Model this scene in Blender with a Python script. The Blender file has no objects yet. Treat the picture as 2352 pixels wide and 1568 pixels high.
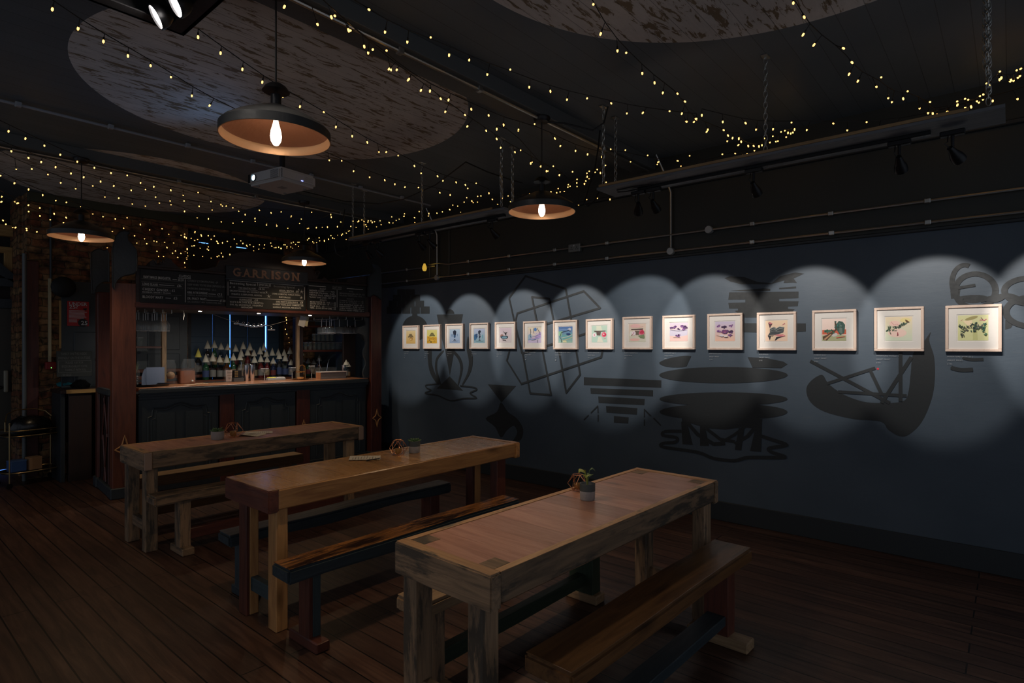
import bpy, bmesh, math, random
from mathutils import Vector, Matrix
random.seed(7)
R=random.Random(11)
C=bpy.context.scene.collection
pi=math.pi
# ------------------------------------------------------------------ survey of the room
# camera station and heading (level, verticals upright); the helpers turn a sighted direction
# into a point on a real plane of the room (floor, wall, ceiling, bar front)
F=1336.0; CX=1176.0; CY=793.0; H=1.56; TH=math.radians(49.4)
FW=(math.sin(TH),math.cos(TH)); RT=(math.cos(TH),-math.sin(TH))
def dirv(x,y):
    t=(x-CX)/F
    return Vector((FW[0]+t*RT[0],FW[1]+t*RT[1],(CY-y)/F))
CAM=Vector((0,0,H))
def onZ(x,y,z): d=dirv(x,y); return CAM+d*((z-H)/d.z)
def onX(x,y,X): d=dirv(x,y); return CAM+d*(X/d.x)
def onY(x,y,Y): d=dirv(x,y); return CAM+d*(Y/d.y)
BA=math.radians(-4.8); BO=Vector((2.0,6.88,0))
BU=Vector((math.cos(BA),math.sin(BA),0)); BV=Vector((-math.sin(BA),math.cos(BA),0))
def onB(x,y,v=0):
    d=dirv(x,y); s=(v+BO.dot(BV))/d.dot(BV); p=d*s; q=p-BO
    return Vector((q.dot(BU),v,p.z+H))
def bw(u,v,z=0): return BO+BU*u+BV*v+Vector((0,0,z))
WX=5.16; ZC=3.35; YB=8.69
# ------------------------------------------------------------------ materials
def s(r,g,b): 
    f=lambda c:((c/255+0.055)/1.055)**2.4 if c>10 else c/255/12.92
    return (f(r),f(g),f(b),1)
MC={}
def newmat(n):
    m=bpy.data.materials.new(n); m.use_nodes=True; nt=m.node_tree
    return m,nt,nt.nodes['Principled BSDF']
def flat(n,col,rough=.6,metal=0,spec=.5,bump=0,bscale=40,emis=None,es=0,trans=0,coat=0,alpha=1):
    if n in MC: return MC[n]
    m,nt,b=newmat(n); b.inputs['Base Color'].default_value=col; b.inputs['Roughness'].default_value=rough
    b.inputs['Metallic'].default_value=metal; b.inputs['Specular IOR Level'].default_value=spec
    b.inputs['Transmission Weight'].default_value=trans; b.inputs['Coat Weight'].default_value=coat
    if emis: b.inputs['Emission Color'].default_value=emis; b.inputs['Emission Strength'].default_value=es
    N=nt.nodes.new; tc=N('ShaderNodeTexCoord'); no=N('ShaderNodeTexNoise'); no.inputs['Scale'].default_value=bscale
    no.inputs['Detail'].default_value=4
    nt.links.new(tc.outputs['Object'],no.inputs['Vector'])
    if not emis and trans==0:
        mp=N('ShaderNodeMapRange'); mp.inputs['To Min'].default_value=max(rough-.1,0.02); mp.inputs['To Max'].default_value=min(rough+.12,1)
        nt.links.new(no.outputs['Fac'],mp.inputs['Value']); nt.links.new(mp.outputs['Result'],b.inputs['Roughness'])
    if bump:
        bp=N('ShaderNodeBump'); bp.inputs['Strength'].default_value=bump; bp.inputs['Distance'].default_value=.01
        nt.links.new(no.outputs['Fac'],bp.inputs['Height']); nt.links.new(bp.outputs['Normal'],b.inputs['Normal'])
    MC[n]=m; return m
def emit(n,col,st):
    if n in MC: return MC[n]
    m,nt,b=newmat(n); nt.nodes.remove(b); e=nt.nodes.new('ShaderNodeEmission'); e.inputs['Color'].default_value=col
    e.inputs['Strength'].default_value=st; nt.links.new(e.outputs[0],nt.nodes['Material Output'].inputs[0]); MC[n]=m; return m
def ramp(nt,fac,stops):
    r=nt.nodes.new('ShaderNodeValToRGB'); e=r.color_ramp.elements
    while len(e)<len(stops): e.new(.5)
    for i,(p,c) in enumerate(stops): e[i].position=p; e[i].color=c
    nt.links.new(fac,r.inputs[0]); return r.outputs[0]
def mixc(nt,fac,a,b,typ='MIX'):
    x=nt.nodes.new('ShaderNodeMix'); x.data_type='RGBA'; x.blend_type=typ
    for v,k in ((fac,0),(a,6),(b,7)):
        if isinstance(v,(float,int)): x.inputs[k].default_value=v
        elif isinstance(v,tuple): x.inputs[k].default_value=v
        else: nt.links.new(v,x.inputs[k])
    return x.outputs[2]
def wood(n,c1,c2,axis='X',rough=.5,scale=1.0,island=.25,knots=.6,worn=None,wornamt=.5,coat=0):
    k=n+axis
    if k in MC: return MC[k]
    m,nt,b=newmat(k); N=nt.nodes.new; L=nt.links.new
    tc=N('ShaderNodeTexCoord'); mp=N('ShaderNodeMapping'); sc={'X':(1.4,16,16),'Y':(16,1.4,16),'Z':(16,16,1.4)}[axis]
    mp.inputs['Scale'].default_value=[q*scale for q in sc]
    oi=N('ShaderNodeObjectInfo'); ge=N('ShaderNodeNewGeometry'); 
    add=N('ShaderNodeVectorMath'); add.operation='ADD'
    sm=N('ShaderNodeMath'); sm.operation='MULTIPLY_ADD'; L(ge.outputs['Random Per Island'],sm.inputs[0]); sm.inputs[1].default_value=37; 
    L(oi.outputs['Random'],sm.inputs[2])
    L(tc.outputs['Object'],add.inputs[0]); L(sm.outputs[0],add.inputs[1]); L(add.outputs[0],mp.inputs['Vector'])
    no=N('ShaderNodeTexNoise'); no.inputs['Scale'].default_value=1.6; no.inputs['Detail'].default_value=7; no.inputs['Distortion'].default_value=1.4; no.inputs['Roughness'].default_value=.62
    L(mp.outputs[0],no.inputs['Vector'])
    col=ramp(nt,no.outputs['Fac'],[(.3,c2),(.5,tuple((c1[i]*.6+c2[i]*.4) for i in range(3))+(1,)),(.68,c1)])
    # knots
    mk=N('ShaderNodeMapping'); mk.inputs['Scale'].default_value={'X':(2.2,7,7),'Y':(7,2.2,7),'Z':(7,7,2.2)}[axis]; L(add.outputs[0],mk.inputs['Vector'])
    vo=N('ShaderNodeTexVoronoi'); vo.inputs['Scale'].default_value=1.1; L(mk.outputs[0],vo.inputs['Vector'])
    kf=N('ShaderNodeMapRange'); kf.inputs['From Min'].default_value=.06; kf.inputs['From Max'].default_value=.26; kf.inputs['To Min'].default_value=knots; kf.inputs['To Max'].default_value=0
    L(vo.outputs['Distance'],kf.inputs['Value'])
    col=mixc(nt,kf.outputs[0],col,tuple(q*.35 for q in c2[:3])+(1,))
    if worn:
        n2=N('ShaderNodeTexNoise'); n2.inputs['Scale'].default_value=4; n2.inputs['Detail'].default_value=6; n2.inputs['Roughness'].default_value=.7
        m2=N('ShaderNodeMapping'); m2.inputs['Scale'].default_value={'X':(.6,3,3),'Y':(3,.6,3),'Z':(3,3,.6)}[axis]; L(add.outputs[0],m2.inputs['Vector']); L(m2.outputs[0],n2.inputs['Vector'])
        wf=N('ShaderNodeMapRange'); wf.inputs['From Min'].default_value=.62-wornamt*.25; wf.inputs['From Max'].default_value=.68-wornamt*.2; L(n2.outputs['Fac'],wf.inputs['Value'])
        col=mixc(nt,wf.outputs[0],col,worn)
    hs=N('ShaderNodeHueSaturation'); 
    vr=N('ShaderNodeMapRange'); vr.inputs['To Min'].default_value=1-island; vr.inputs['To Max'].default_value=1+island; L(ge.outputs['Random Per Island'],vr.inputs['Value'])
    L(vr.outputs[0],hs.inputs['Value']); L(col,hs.inputs['Color']); L(hs.outputs[0],b.inputs['Base Color'])
    rr=N('ShaderNodeMapRange'); rr.inputs['To Min'].default_value=rough+.12; rr.inputs['To Max'].default_value=rough-.08; L(no.outputs['Fac'],rr.inputs['Value']); L(rr.outputs[0],b.inputs['Roughness'])
    b.inputs['Coat Weight'].default_value=coat; b.inputs['Coat Roughness'].default_value=.2
    bp=N('ShaderNodeBump'); bp.inputs['Strength'].default_value=.35; bp.inputs['Distance'].default_value=.004; L(no.outputs['Fac'],bp.inputs['Height']); L(bp.outputs[0],b.inputs['Normal'])
    MC[k]=m; return m
def glassy(n,col=(1,1,1,1),rough=.03,ior=1.45,glint_mix=0):
    # thin glass: lets light through and reflects at grazing angles
    if n in MC: return MC[n]
    m,nt,b=newmat(n); nt.nodes.remove(b); N=nt.nodes.new; L=nt.links.new
    t=N('ShaderNodeBsdfTransparent'); t.inputs[0].default_value=col; g=N('ShaderNodeBsdfGlossy'); g.inputs['Roughness'].default_value=rough
    f=N('ShaderNodeFresnel'); f.inputs[0].default_value=ior; mx=N('ShaderNodeMixShader'); bf=N('ShaderNodeNewGeometry'); iv=N('ShaderNodeMath'); iv.operation='SUBTRACT'; iv.inputs[0].default_value=1; L(bf.outputs['Backfacing'],iv.inputs[1]); ml=N('ShaderNodeMath'); ml.operation='MULTIPLY'; L(f.outputs[0],ml.inputs[0]); L(iv.outputs[0],ml.inputs[1]); L(ml.outputs[0],mx.inputs[0]); L(t.outputs[0],mx.inputs[1]); L(g.outputs[0],mx.inputs[2])
    if glint_mix:  # pale diffuse share stands in for glints on the glass
        df=N('ShaderNodeBsdfDiffuse'); df.inputs[0].default_value=(.8,.85,.85,1); m2=N('ShaderNodeMixShader'); m2.inputs[0].default_value=glint_mix; L(mx.outputs[0],m2.inputs[1]); L(df.outputs[0],m2.inputs[2]); L(m2.outputs[0],nt.nodes['Material Output'].inputs[0])
    else: L(mx.outputs[0],nt.nodes['Material Output'].inputs[0])
    MC[n]=m; return m
# ------------------------------------------------------------------ mesh builder
class B:
    def __init__(s): s.bm=bmesh.new()
    def _merge(s,b2):
        me=bpy.data.meshes.new('t'); b2.to_mesh(me); b2.free(); s.bm.from_mesh(me); bpy.data.meshes.remove(me)
    def box(s,x0,x1,y0,y1,z0,z1,bev=0,jit=0,rot=None,cuts=0,seg=1):
        b=bmesh.new(); bmesh.ops.create_cube(b,size=1)
        for v in b.verts: v.co=Vector(((x0+x1)/2+v.co.x*(x1-x0),(y0+y1)/2+v.co.y*(y1-y0),(z0+z1)/2+v.co.z*(z1-z0)))
        if bev: bmesh.ops.bevel(b,geom=b.edges[:],offset=min(bev,abs(x1-x0)*.45,abs(y1-y0)*.45,abs(z1-z0)*.45),segments=seg,affect='EDGES')
        if cuts:
            dx,dy,dz=abs(x1-x0),abs(y1-y0),abs(z1-z0); ax=0 if dx>=max(dy,dz) else (1 if dy>=dz else 2); lo=(x0,y0,z0)[ax]; Ln=(dx,dy,dz)[ax]
            for i in range(1,cuts):
                n=[0,0,0]; n[ax]=1; c=[0,0,0]; c[ax]=min((x0,x1),(y0,y1),(z0,z1))[0] if False else lo+Ln*i/cuts
                bmesh.ops.bisect_plane(b,geom=b.verts[:]+b.edges[:]+b.faces[:],plane_co=c,plane_no=n)
        if jit:
            for v in b.verts: v.co+=Vector([R.uniform(-jit,jit) for _ in range(3)])
        if rot: bmesh.ops.transform(b,matrix=rot,verts=b.verts[:])
        s._merge(b); return s
    def tube(s,pts,r,n=8,closed=False,caps=True):
        pts=[Vector(p) for p in pts]; rs=r if isinstance(r,(list,tuple)) else [r]*len(pts); rings=[]; N=len(pts); up=None
        for i,p in enumerate(pts):
            a=pts[(i-1)%N] if (closed or i>0) else p; c=pts[(i+1)%N] if (closed or i<N-1) else p
            d=(c-a).normalized() if (c-a).length>1e-9 else Vector((0,0,1))
            if up is None: up=Vector((0,0,1)) if abs(d.z)<.9 else Vector((1,0,0))
            x=d.cross(up)
            if x.length<1e-6: x=d.cross(Vector((1,.3,.2)))
            x.normalize(); y=x.cross(d).normalized(); up=y
            rings.append([s.bm.verts.new(p+(x*math.cos(2*pi*k/n)+y*math.sin(2*pi*k/n))*rs[i]) for k in range(n)])
        for i in range(N if closed else N-1):
            A,Bq=rings[i],rings[(i+1)%N]
            for k in range(n): s.bm.faces.new((A[k],A[(k+1)%n],Bq[(k+1)%n],Bq[k]))
        if caps and not closed: s.bm.faces.new(rings[0][::-1]); s.bm.faces.new(rings[-1])
        return s
    def cyl(s,p0,p1,r0,r1=None,n=16): return s.tube([p0,p1],[r0,r0 if r1 is None else r1],n)
    def lathe(s,prof,n=24,c=(0,0,0),cap0=False,cap1=False,axis=None):
        c=Vector(c); M=Matrix.Identity(3) if axis is None else Vector((0,0,1)).rotation_difference(Vector(axis).normalized()).to_matrix()
        rings=[]
        for r,z in prof:
            if r<1e-6: rings.append([s.bm.verts.new(c+M@Vector((0,0,z)))])
            else: rings.append([s.bm.verts.new(c+M@Vector((r*math.cos(2*pi*k/n),r*math.sin(2*pi*k/n),z))) for k in range(n)])
        for A,Q in zip(rings,rings[1:]):
            for k in range(n):
                if len(A)==1 and len(Q)==1: continue
                if len(A)==1: s.bm.faces.new((A[0],Q[(k+1)%n],Q[k]))
                elif len(Q)==1: s.bm.faces.new((A[k],A[(k+1)%n],Q[0]))
                else: s.bm.faces.new((A[k],A[(k+1)%n],Q[(k+1)%n],Q[k]))
        if cap0 and len(rings[0])>1: s.bm.faces.new(rings[0][::-1])
        if cap1 and len(rings[-1])>1: s.bm.faces.new(rings[-1])
        return s
    def ball(s,c,r,sz=1,n=12):
        return s.lathe([(r*math.sin(pi*i/8),-r*sz*math.cos(pi*i/8)) for i in range(9)],n,c)
    def poly(s,pts,ext=None):
        # flat outline (3-D points) filled; ext = thickness vector
        from mathutils.geometry import tessellate_polygon
        pts=[Vector(p) for p in pts]; tri=tessellate_polygon([pts])
        a=[s.bm.verts.new(p) for p in pts]
        for t in tri:
            try: s.bm.faces.new([a[i] for i in t])
            except ValueError: pass
        if ext is not None:
            e=Vector(ext); b=[s.bm.verts.new(p+e) for p in pts]
            for t in tri:
                try: s.bm.faces.new([b[i] for i in t][::-1])
                except ValueError: pass
            n=len(pts)
            for i in range(n): s.bm.faces.new((a[i],a[(i+1)%n],b[(i+1)%n],b[i]))
        return s
    def text(s,body,size,o,xd,yd,align='LEFT',fit=None,ext=.0004,sp=1.0,bold=0):
        me=tmesh(body,align,sp,bold); xd=Vector(xd);yd=Vector(yd);nd=xd.cross(yd); o=Vector(o)
        w=max((v[0] for v in me[0]),default=1)-min((v[0] for v in me[0]),default=0)
        sx=size if fit is None else fit/max(w,1e-6)
        vs=[s.bm.verts.new(o+xd*(v[0]*sx)+yd*(v[1]*size)+nd*(ext)) for v in me[0]]
        for f in me[1]:
            try: s.bm.faces.new([vs[i] for i in f])
            except ValueError: pass
        return s
    def build(s,name,mat,parent=None,smooth=False,loc=None,rot=None):
        bmesh.ops.recalc_face_normals(s.bm,faces=s.bm.faces[:])
        me=bpy.data.meshes.new(name); s.bm.to_mesh(me); s.bm.free()
        if mat: me.materials.append(mat)
        if smooth:
            for p in me.polygons: p.use_smooth=True
            try: me.set_sharp_from_angle(angle=math.radians(38))
            except Exception: pass
        o=bpy.data.objects.new(name,me); C.objects.link(o)
        if parent: o.parent=parent
        if loc is not None: o.location=loc
        if rot is not None: o.rotation_euler=rot
        return o
TC={}
def tmesh(body,align,sp,bold):
    k=(body,align,sp,bold)
    if k in TC: return TC[k]
    cu=bpy.data.curves.new('txt','FONT'); cu.body=body; cu.align_x=align; cu.resolution_u=2; cu.space_character=sp; cu.offset=bold
    ob=bpy.data.objects.new('txt',cu); me=ob.to_mesh()
    TC[k]=([tuple(v.co) for v in me.vertices],[tuple(p.vertices) for p in me.polygons])
    ob.to_mesh_clear(); bpy.data.objects.remove(ob); bpy.data.curves.remove(cu); return TC[k]
def thing(name,label,cat,loc=(0,0,0),rz=0,group=None):
    o=bpy.data.objects.new(name,None); C.objects.link(o); o.location=loc; o.rotation_euler=(0,0,rz)
    o.empty_display_size=.05; o['label']=label; o['category']=cat
    if group: o['group']=group
    return o
def tag(o,label,cat,group=None):
    o['label']=label; o['category']=cat
    if group: o['group']=group
    return o
def struct(o): o['kind']='structure'; return o
def dup(root,loc,rz=0,label=None,group=None,scale=None):
    r=root.copy(); C.objects.link(r); r.location=loc; r.rotation_euler=(0,0,rz)
    if scale: r.scale=scale
    if label: r['label']=label
    if group: r['group']=group
    for ch in list(root.children):
        c=ch.copy(); C.objects.link(c); c.parent=r
        for g in ch.children:
            d=g.copy(); C.objects.link(d); d.parent=c
    return r
def bthing(name,label,cat,u,v,z=0,group=None): return thing(name,label,cat,bw(u,v,z),BA,group)
ORD=['first','second','third','fourth','fifth','sixth','seventh','eighth','ninth','tenth','eleventh','twelfth','thirteenth','fourteenth','fifteenth','sixteenth','seventeenth','eighteenth','nineteenth','twentieth','twenty-first','twenty-second','twenty-third','twenty-fourth','twenty-fifth']
BLACK=flat('black_metal',(.008,.008,.009,1),.4,.3)
CABLE=flat('black_cable',(.006,.006,.006,1),.5)
STEEL=flat('galvanised_steel',(.45,.45,.42,1),.32,.95)
CHROME=flat('polished_chrome',(.75,.75,.77,1),.08,1)
COPPER=flat('copper_wire',(.75,.35,.18,1),.28,1)
BOX_FILL_W=16; WORLD=.27
# ================================================================== ROOM SHELL
def wall_mat():
    m,nt,b=newmat('painted_wall'); N=nt.nodes.new; L=nt.links.new; tc=N('ShaderNodeTexCoord')
    n=N('ShaderNodeTexNoise'); n.inputs['Scale'].default_value=1.3; n.inputs['Detail'].default_value=5; L(tc.outputs['Object'],n.inputs['Vector'])
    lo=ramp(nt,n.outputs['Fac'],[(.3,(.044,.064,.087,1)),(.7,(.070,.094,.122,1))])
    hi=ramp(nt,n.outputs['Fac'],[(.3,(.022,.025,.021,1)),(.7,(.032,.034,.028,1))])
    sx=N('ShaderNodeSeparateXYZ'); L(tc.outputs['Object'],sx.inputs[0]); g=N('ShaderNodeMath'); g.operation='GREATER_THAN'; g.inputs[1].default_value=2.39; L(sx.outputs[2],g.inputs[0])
    # brushed plaster scuffs
    mp=N('ShaderNodeMapping'); mp.inputs['Scale'].default_value=(1,2.2,9); mp.inputs['Rotation'].default_value=(.5,0,0); L(tc.outputs['Object'],mp.inputs[0])
    n2=N('ShaderNodeTexNoise'); n2.inputs['Scale'].default_value=2.5; n2.inputs['Detail'].default_value=8; n2.inputs['Roughness'].default_value=.7; L(mp.outputs[0],n2.inputs['Vector'])
    sc=N('ShaderNodeMapRange'); sc.inputs['From Min'].default_value=.6; sc.inputs['From Max'].default_value=.85; sc.inputs['To Max'].default_value=.5; L(n2.outputs['Fac'],sc.inputs['Value'])
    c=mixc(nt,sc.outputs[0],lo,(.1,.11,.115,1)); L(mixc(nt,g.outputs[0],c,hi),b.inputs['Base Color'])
    b.inputs['Roughness'].default_value=.55
    bp=N('ShaderNodeBump'); bp.inputs['Strength'].default_value=.2; bp.inputs['Distance'].default_value=.005; L(n2.outputs['Fac'],bp.inputs['Height']); L(bp.outputs[0],b.inputs['Normal']); return m
def ceil_mat():
    m,nt,b=newmat('painted_ceiling'); N=nt.nodes.new; L=nt.links.new; tc=N('ShaderNodeTexCoord')
    n=N('ShaderNodeTexNoise'); n.inputs['Scale'].default_value=1.1; n.inputs['Detail'].default_value=4; L(tc.outputs['Object'],n.inputs['Vector'])
    base=ramp(nt,n.outputs['Fac'],[(.3,(.095,.122,.142,1)),(.7,(.13,.158,.178,1))])
    # worn limewash over boards inside three big painted discs
    mp=N('ShaderNodeMapping'); mp.inputs['Scale'].default_value=(3.2,13,1); L(tc.outputs['Object'],mp.inputs[0])
    mp.inputs['Rotation'].default_value=(0,0,.03)
    f=N('ShaderNodeTexNoise'); f.inputs['Scale'].default_value=1.9; f.inputs['Detail'].default_value=9; f.inputs['Roughness'].default_value=.66; f.inputs['Distortion'].default_value=.6; L(mp.outputs[0],f.inputs['Vector'])
    patch=ramp(nt,f.outputs['Fac'],[(0,(.20,.15,.09,1)),(.43,(.25,.185,.115,1)),(.45,(.62,.585,.54,1)),(1,(.8,.765,.72,1))])
    br=N('ShaderNodeTexBrick'); br.inputs['Scale'].default_value=1; br.inputs['Brick Width'].default_value=30; br.inputs['Row Height'].default_value=.14; br.inputs['Mortar Size'].default_value=.0022
    br.inputs['Color1'].default_value=(1,1,1,1); br.inputs['Color2'].default_value=(.86,.86,.86,1); br.inputs['Mortar'].default_value=(.3,.3,.3,1)
    rm=N('ShaderNodeMapping'); rm.inputs['Location'].default_value=(20,20,0); L(tc.outputs['Object'],rm.inputs[0]); L(rm.outputs[0],br.inputs['Vector'])
    acc=None
    for cx,cy,r in ((2.2,4.04,1.31),(2.15,.66,1.38),(2.25,7.45,1.3)):
        d=N('ShaderNodeVectorMath'); d.operation='DISTANCE'; L(tc.outputs['Object'],d.inputs[0]); d.inputs[1].default_value=(cx,cy,ZC)
        l=N('ShaderNodeMath'); l.operation='LESS_THAN'; l.inputs[1].default_value=r; L(d.outputs['Value'],l.inputs[0])
        if acc is None: acc=l.outputs[0]
        else:
            a=N('ShaderNodeMath'); a.operation='MAXIMUM'; L(acc,a.inputs[0]); L(l.outputs[0],a.inputs[1]); acc=a.outputs[0]
    col=mixc(nt,acc,base,patch); col=mixc(nt,.75,col,mixc(nt,1.0,col,br.outputs['Color'],'MULTIPLY'))
    L(col,b.inputs['Base Color'])
    rg=N('ShaderNodeMapRange'); rg.inputs['To Min'].default_value=.5; rg.inputs['To Max'].default_value=.75; L(acc,rg.inputs['Value']); L(rg.outputs[0],b.inputs['Roughness'])
    bp=N('ShaderNodeBump'); bp.inputs['Strength'].default_value=.25; bp.inputs['Distance'].default_value=.006; L(f.outputs['Fac'],bp.inputs['Height']); L(bp.outputs[0],b.inputs['Normal']); return m
def brick_mat():
    m,nt,b=newmat('old_brick'); N=nt.nodes.new; L=nt.links.new; tc=N('ShaderNodeTexCoord')
    mp=N('ShaderNodeMapping'); mp.inputs['Rotation'].default_value=(pi/2,0,0); L(tc.outputs['Object'],mp.inputs[0])
    n=N('ShaderNodeTexNoise'); n.inputs['Scale'].default_value=5; n.inputs['Detail'].default_value=5; L(tc.outputs['Object'],n.inputs['Vector'])
    ad=N('ShaderNodeMix'); ad.data_type='RGBA'; ad.blend_type='LINEAR_LIGHT'; ad.inputs[0].default_value=.07; L(mp.outputs[0],ad.inputs[6]); L(n.outputs['Color'],ad.inputs[7])
    br=N('ShaderNodeTexBrick'); br.inputs['Scale'].default_value=1; br.inputs['Brick Width'].default_value=.23; br.inputs['Row Height'].default_value=.078; br.inputs['Mortar Size'].default_value=.008; br.inputs['Mortar Smooth'].default_value=1
    br.inputs['Color1'].default_value=(.15,.05,.025,1); br.inputs['Color2'].default_value=(.24,.14,.07,1); br.inputs['Mortar'].default_value=(.22,.16,.09,1)
    L(ad.outputs[2],br.inputs['Vector'])
    v=N('ShaderNodeTexNoise'); v.inputs['Scale'].default_value=11; v.inputs['Detail'].default_value=6; L(tc.outputs['Object'],v.inputs['Vector'])
    col=mixc(nt,.8,br.outputs['Color'],mixc(nt,1.0,br.outputs['Color'],ramp(nt,v.outputs['Fac'],[(.35,(.12,.12,.12,1)),(.62,(1.6,1.5,1.2,1))]),'MULTIPLY'))
    L(col,b.inputs['Base Color']); b.inputs['Roughness'].default_value=.85
    ma=N('ShaderNodeMath'); ma.operation='MULTIPLY_ADD'; ma.inputs[1].default_value=-1; L(br.outputs['Fac'],ma.inputs[0]); L(v.outputs['Fac'],ma.inputs[2])
    bp=N('ShaderNodeBump'); bp.inputs['Strength'].default_value=.9; bp.inputs['Distance'].default_value=.03; L(ma.outputs[0],bp.inputs['Height']); L(bp.outputs[0],b.inputs['Normal']); return m
def floor_mat():
    m,nt,b=newmat('floor_boards'); N=nt.nodes.new; L=nt.links.new; tc=N('ShaderNodeTexCoord')
    mp=N('ShaderNodeMapping'); mp.inputs['Rotation'].default_value=(0,0,pi/2); mp.inputs['Location'].default_value=(20,20,0); L(tc.outputs['Object'],mp.inputs[0])
    br=N('ShaderNodeTexBrick'); br.offset=.37; br.inputs['Scale'].default_value=1; br.inputs['Brick Width'].default_value=2.6; br.inputs['Row Height'].default_value=.125; br.inputs['Mortar Size'].default_value=.004; br.inputs['Mortar Smooth'].default_value=.2
    br.inputs['Color1'].default_value=(.7,.7,.72,1); br.inputs['Color2'].default_value=(1.25,1.18,1.1,1); br.inputs['Mortar'].default_value=(.03,.025,.025,1); L(mp.outputs[0],br.inputs['Vector'])
    m2=N('ShaderNodeMapping'); m2.inputs['Scale'].default_value=(15,1.2,1); L(tc.outputs['Object'],m2.inputs[0])
    n=N('ShaderNodeTexNoise'); n.inputs['Scale'].default_value=1.5; n.inputs['Detail'].default_value=8; n.inputs['Roughness'].default_value=.65; n.inputs['Distortion'].default_value=.8; L(m2.outputs[0],n.inputs['Vector'])
    c=ramp(nt,n.outputs['Fac'],[(.28,(.026,.013,.010,1)),(.5,(.075,.04,.027,1)),(.72,(.13,.077,.054,1))])
    n3=N('ShaderNodeTexNoise'); n3.inputs['Scale'].default_value=1.2; n3.inputs['Detail'].default_value=4; L(tc.outputs['Object'],n3.inputs['Vector'])
    c=mixc(nt,1.0,c,br.outputs['Color'],'MULTIPLY'); c=mixc(nt,1.0,c,ramp(nt,n3.outputs['Fac'],[(.3,(.75,.65,.65,1)),(.7,(1.1,1.05,1,1))]),'MULTIPLY'); L(c,b.inputs['Base Color'])
    rr=N('ShaderNodeMapRange'); rr.inputs['To Min'].default_value=.5; rr.inputs['To Max'].default_value=.3; L(n.outputs['Fac'],rr.inputs['Value']); L(rr.outputs[0],b.inputs['Roughness'])
    ma=N('ShaderNodeMath'); ma.operation='MULTIPLY_ADD'; ma.inputs[1].default_value=-2; L(br.outputs['Fac'],ma.inputs[0]); L(n.outputs['Fac'],ma.inputs[2])
    bp=N('ShaderNodeBump'); bp.inputs['Strength'].default_value=.35; bp.inputs['Distance'].default_value=.005; L(ma.outputs[0],bp.inputs['Height']); L(bp.outputs[0],b.inputs['Normal']); return m
XL=-2.6; YN=-2.4; YD=9.55
WALL=wall_mat(); BRICK=brick_mat()
struct(B().box(XL-.1,WX+.12,YN,YD+.1,-.1,0).build('floor',floor_mat()))
struct(B().box(XL-.1,WX+.12,YN,YD+.1,ZC,ZC+.1).build('ceiling',ceil_mat()))
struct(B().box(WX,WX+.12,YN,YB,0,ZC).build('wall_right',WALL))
NAVY=flat('dark_blue_grey_paint',(.02,.026,.031,1),.5,bump=.15)
NAVY2=flat('slate_blue_paint',(.032,.042,.05,1),.5,bump=.15)
TRIMM=flat('dark_trim_paint',(.018,.022,.024,1),.45)
# back wall in brick, with a tall window opening over the back bar; door alcove at the left
bx=B()
wu0,wu1=2.97,4.42; 
xa=onY(62,700,YB).x
wu0=onY(432,700,YB).x; wu1=onY(655,700,YB).x; wz1=3.2
bx.box(xa,wu0,YB,YB+.3,0,ZC); bx.box(wu1,WX+.12,YB,YB+.3,0,ZC); bx.box(wu0,wu1,YB,YB+.3,wz1,ZC); bx.box(wu0,wu1,YB,YB+.3,0,.7)
struct(bx.build('wall_back',BRICK))
struct(B().box(XL,xa+.1,YD,YD+.1,0,ZC).build('wall_alcove',flat('dark_plaster',(.03,.024,.02,1),.8,bump=.3)))
struct(B().box(xa-.02,xa+.08,YB+.3,YD,0,ZC).build('wall_reveal',BRICK))
# skirting, picture rail, dado ledge
struct(B().box(WX-.018,WX,YN,YB,0,.17,.004).build('baseboard_right',flat('skirting_paint',(.018,.023,.027,1),.5)))
struct(B().box(WX-.022,WX,YN,YB,2.385,2.41,.005).build('trim_1',TRIMM))
struct(B().box(WX-.03,WX,YN,YB,3.04,3.075,.006).build('trim_2',TRIMM))
# two shallow ceiling beams
BEAM=flat('beam_paint',(.085,.095,.098,1),.5,bump=.1)
struct(B().box(XL,WX,2.60,2.82,3.25,ZC+.001,.004).build('trim_3',BEAM))
struct(B().box(XL,WX,6.40,6.62,3.25,ZC+.001,.004).build('trim_4',BEAM))
struct(B().box(xa,WX,YB-.05,YB+.001,3.24,ZC+.001,.004).build('trim_5',flat('green_plaster',(.05,.052,.03,1),.6)))
# ---- window behind the bar: blue-lit glass, dark shutters with slits between them
wn=B()
wn.box(wu0,wu0+.06,YB+.05,YB+.14,.7,wz1); wn.box(wu1-.06,wu1,YB+.05,YB+.14,.7,wz1); wn.box(wu0,wu1,YB+.05,YB+.14,wz1-.06,wz1); wn.box(wu0,wu1,YB+.05,YB+.14,.7,.78)
w1=struct(wn.build('window_1',NAVY))
struct(B().box(wu0+.05,wu1-.05,YB+.22,YB+.225,.76,wz1-.05).build('window_pane',emit('blue_dusk_glass',(.12,.34,1,1),4),w1))
sh=flat('shutter_blue_glow',(.03,.065,.11,1),.5,bump=.1)  # blue of the window glow is put into the shutter colour
def px2X(x): return onY(x,700,YB+.1).x
cuts=[(wu0+.04,px2X(487.1)),(px2X(488.3),px2X(526.8)),(px2X(529.6),px2X(567.3)),(px2X(568.1),px2X(608.2)),(px2X(612.6),wu1-.04)]
for a,b2 in cuts:
    q=B().box(a,b2,YB+.09,YB+.12,.75,2.32)
    q.box(a+.02,b2-.02,YB+.08,YB+.09,.8,1.6,.006); q.box(a+.02,b2-.02,YB+.08,YB+.09,1.68,2.25,.006)
    struct(q.build('shutter',sh,w1))
q=B().box(wu0+.04,wu1-.04,YB+.07,YB+.12,2.30,3.02,.003).box(wu0+.04,wu1-.04,YB+.07,YB+.12,3.035,wz1-.05,.003)
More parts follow.
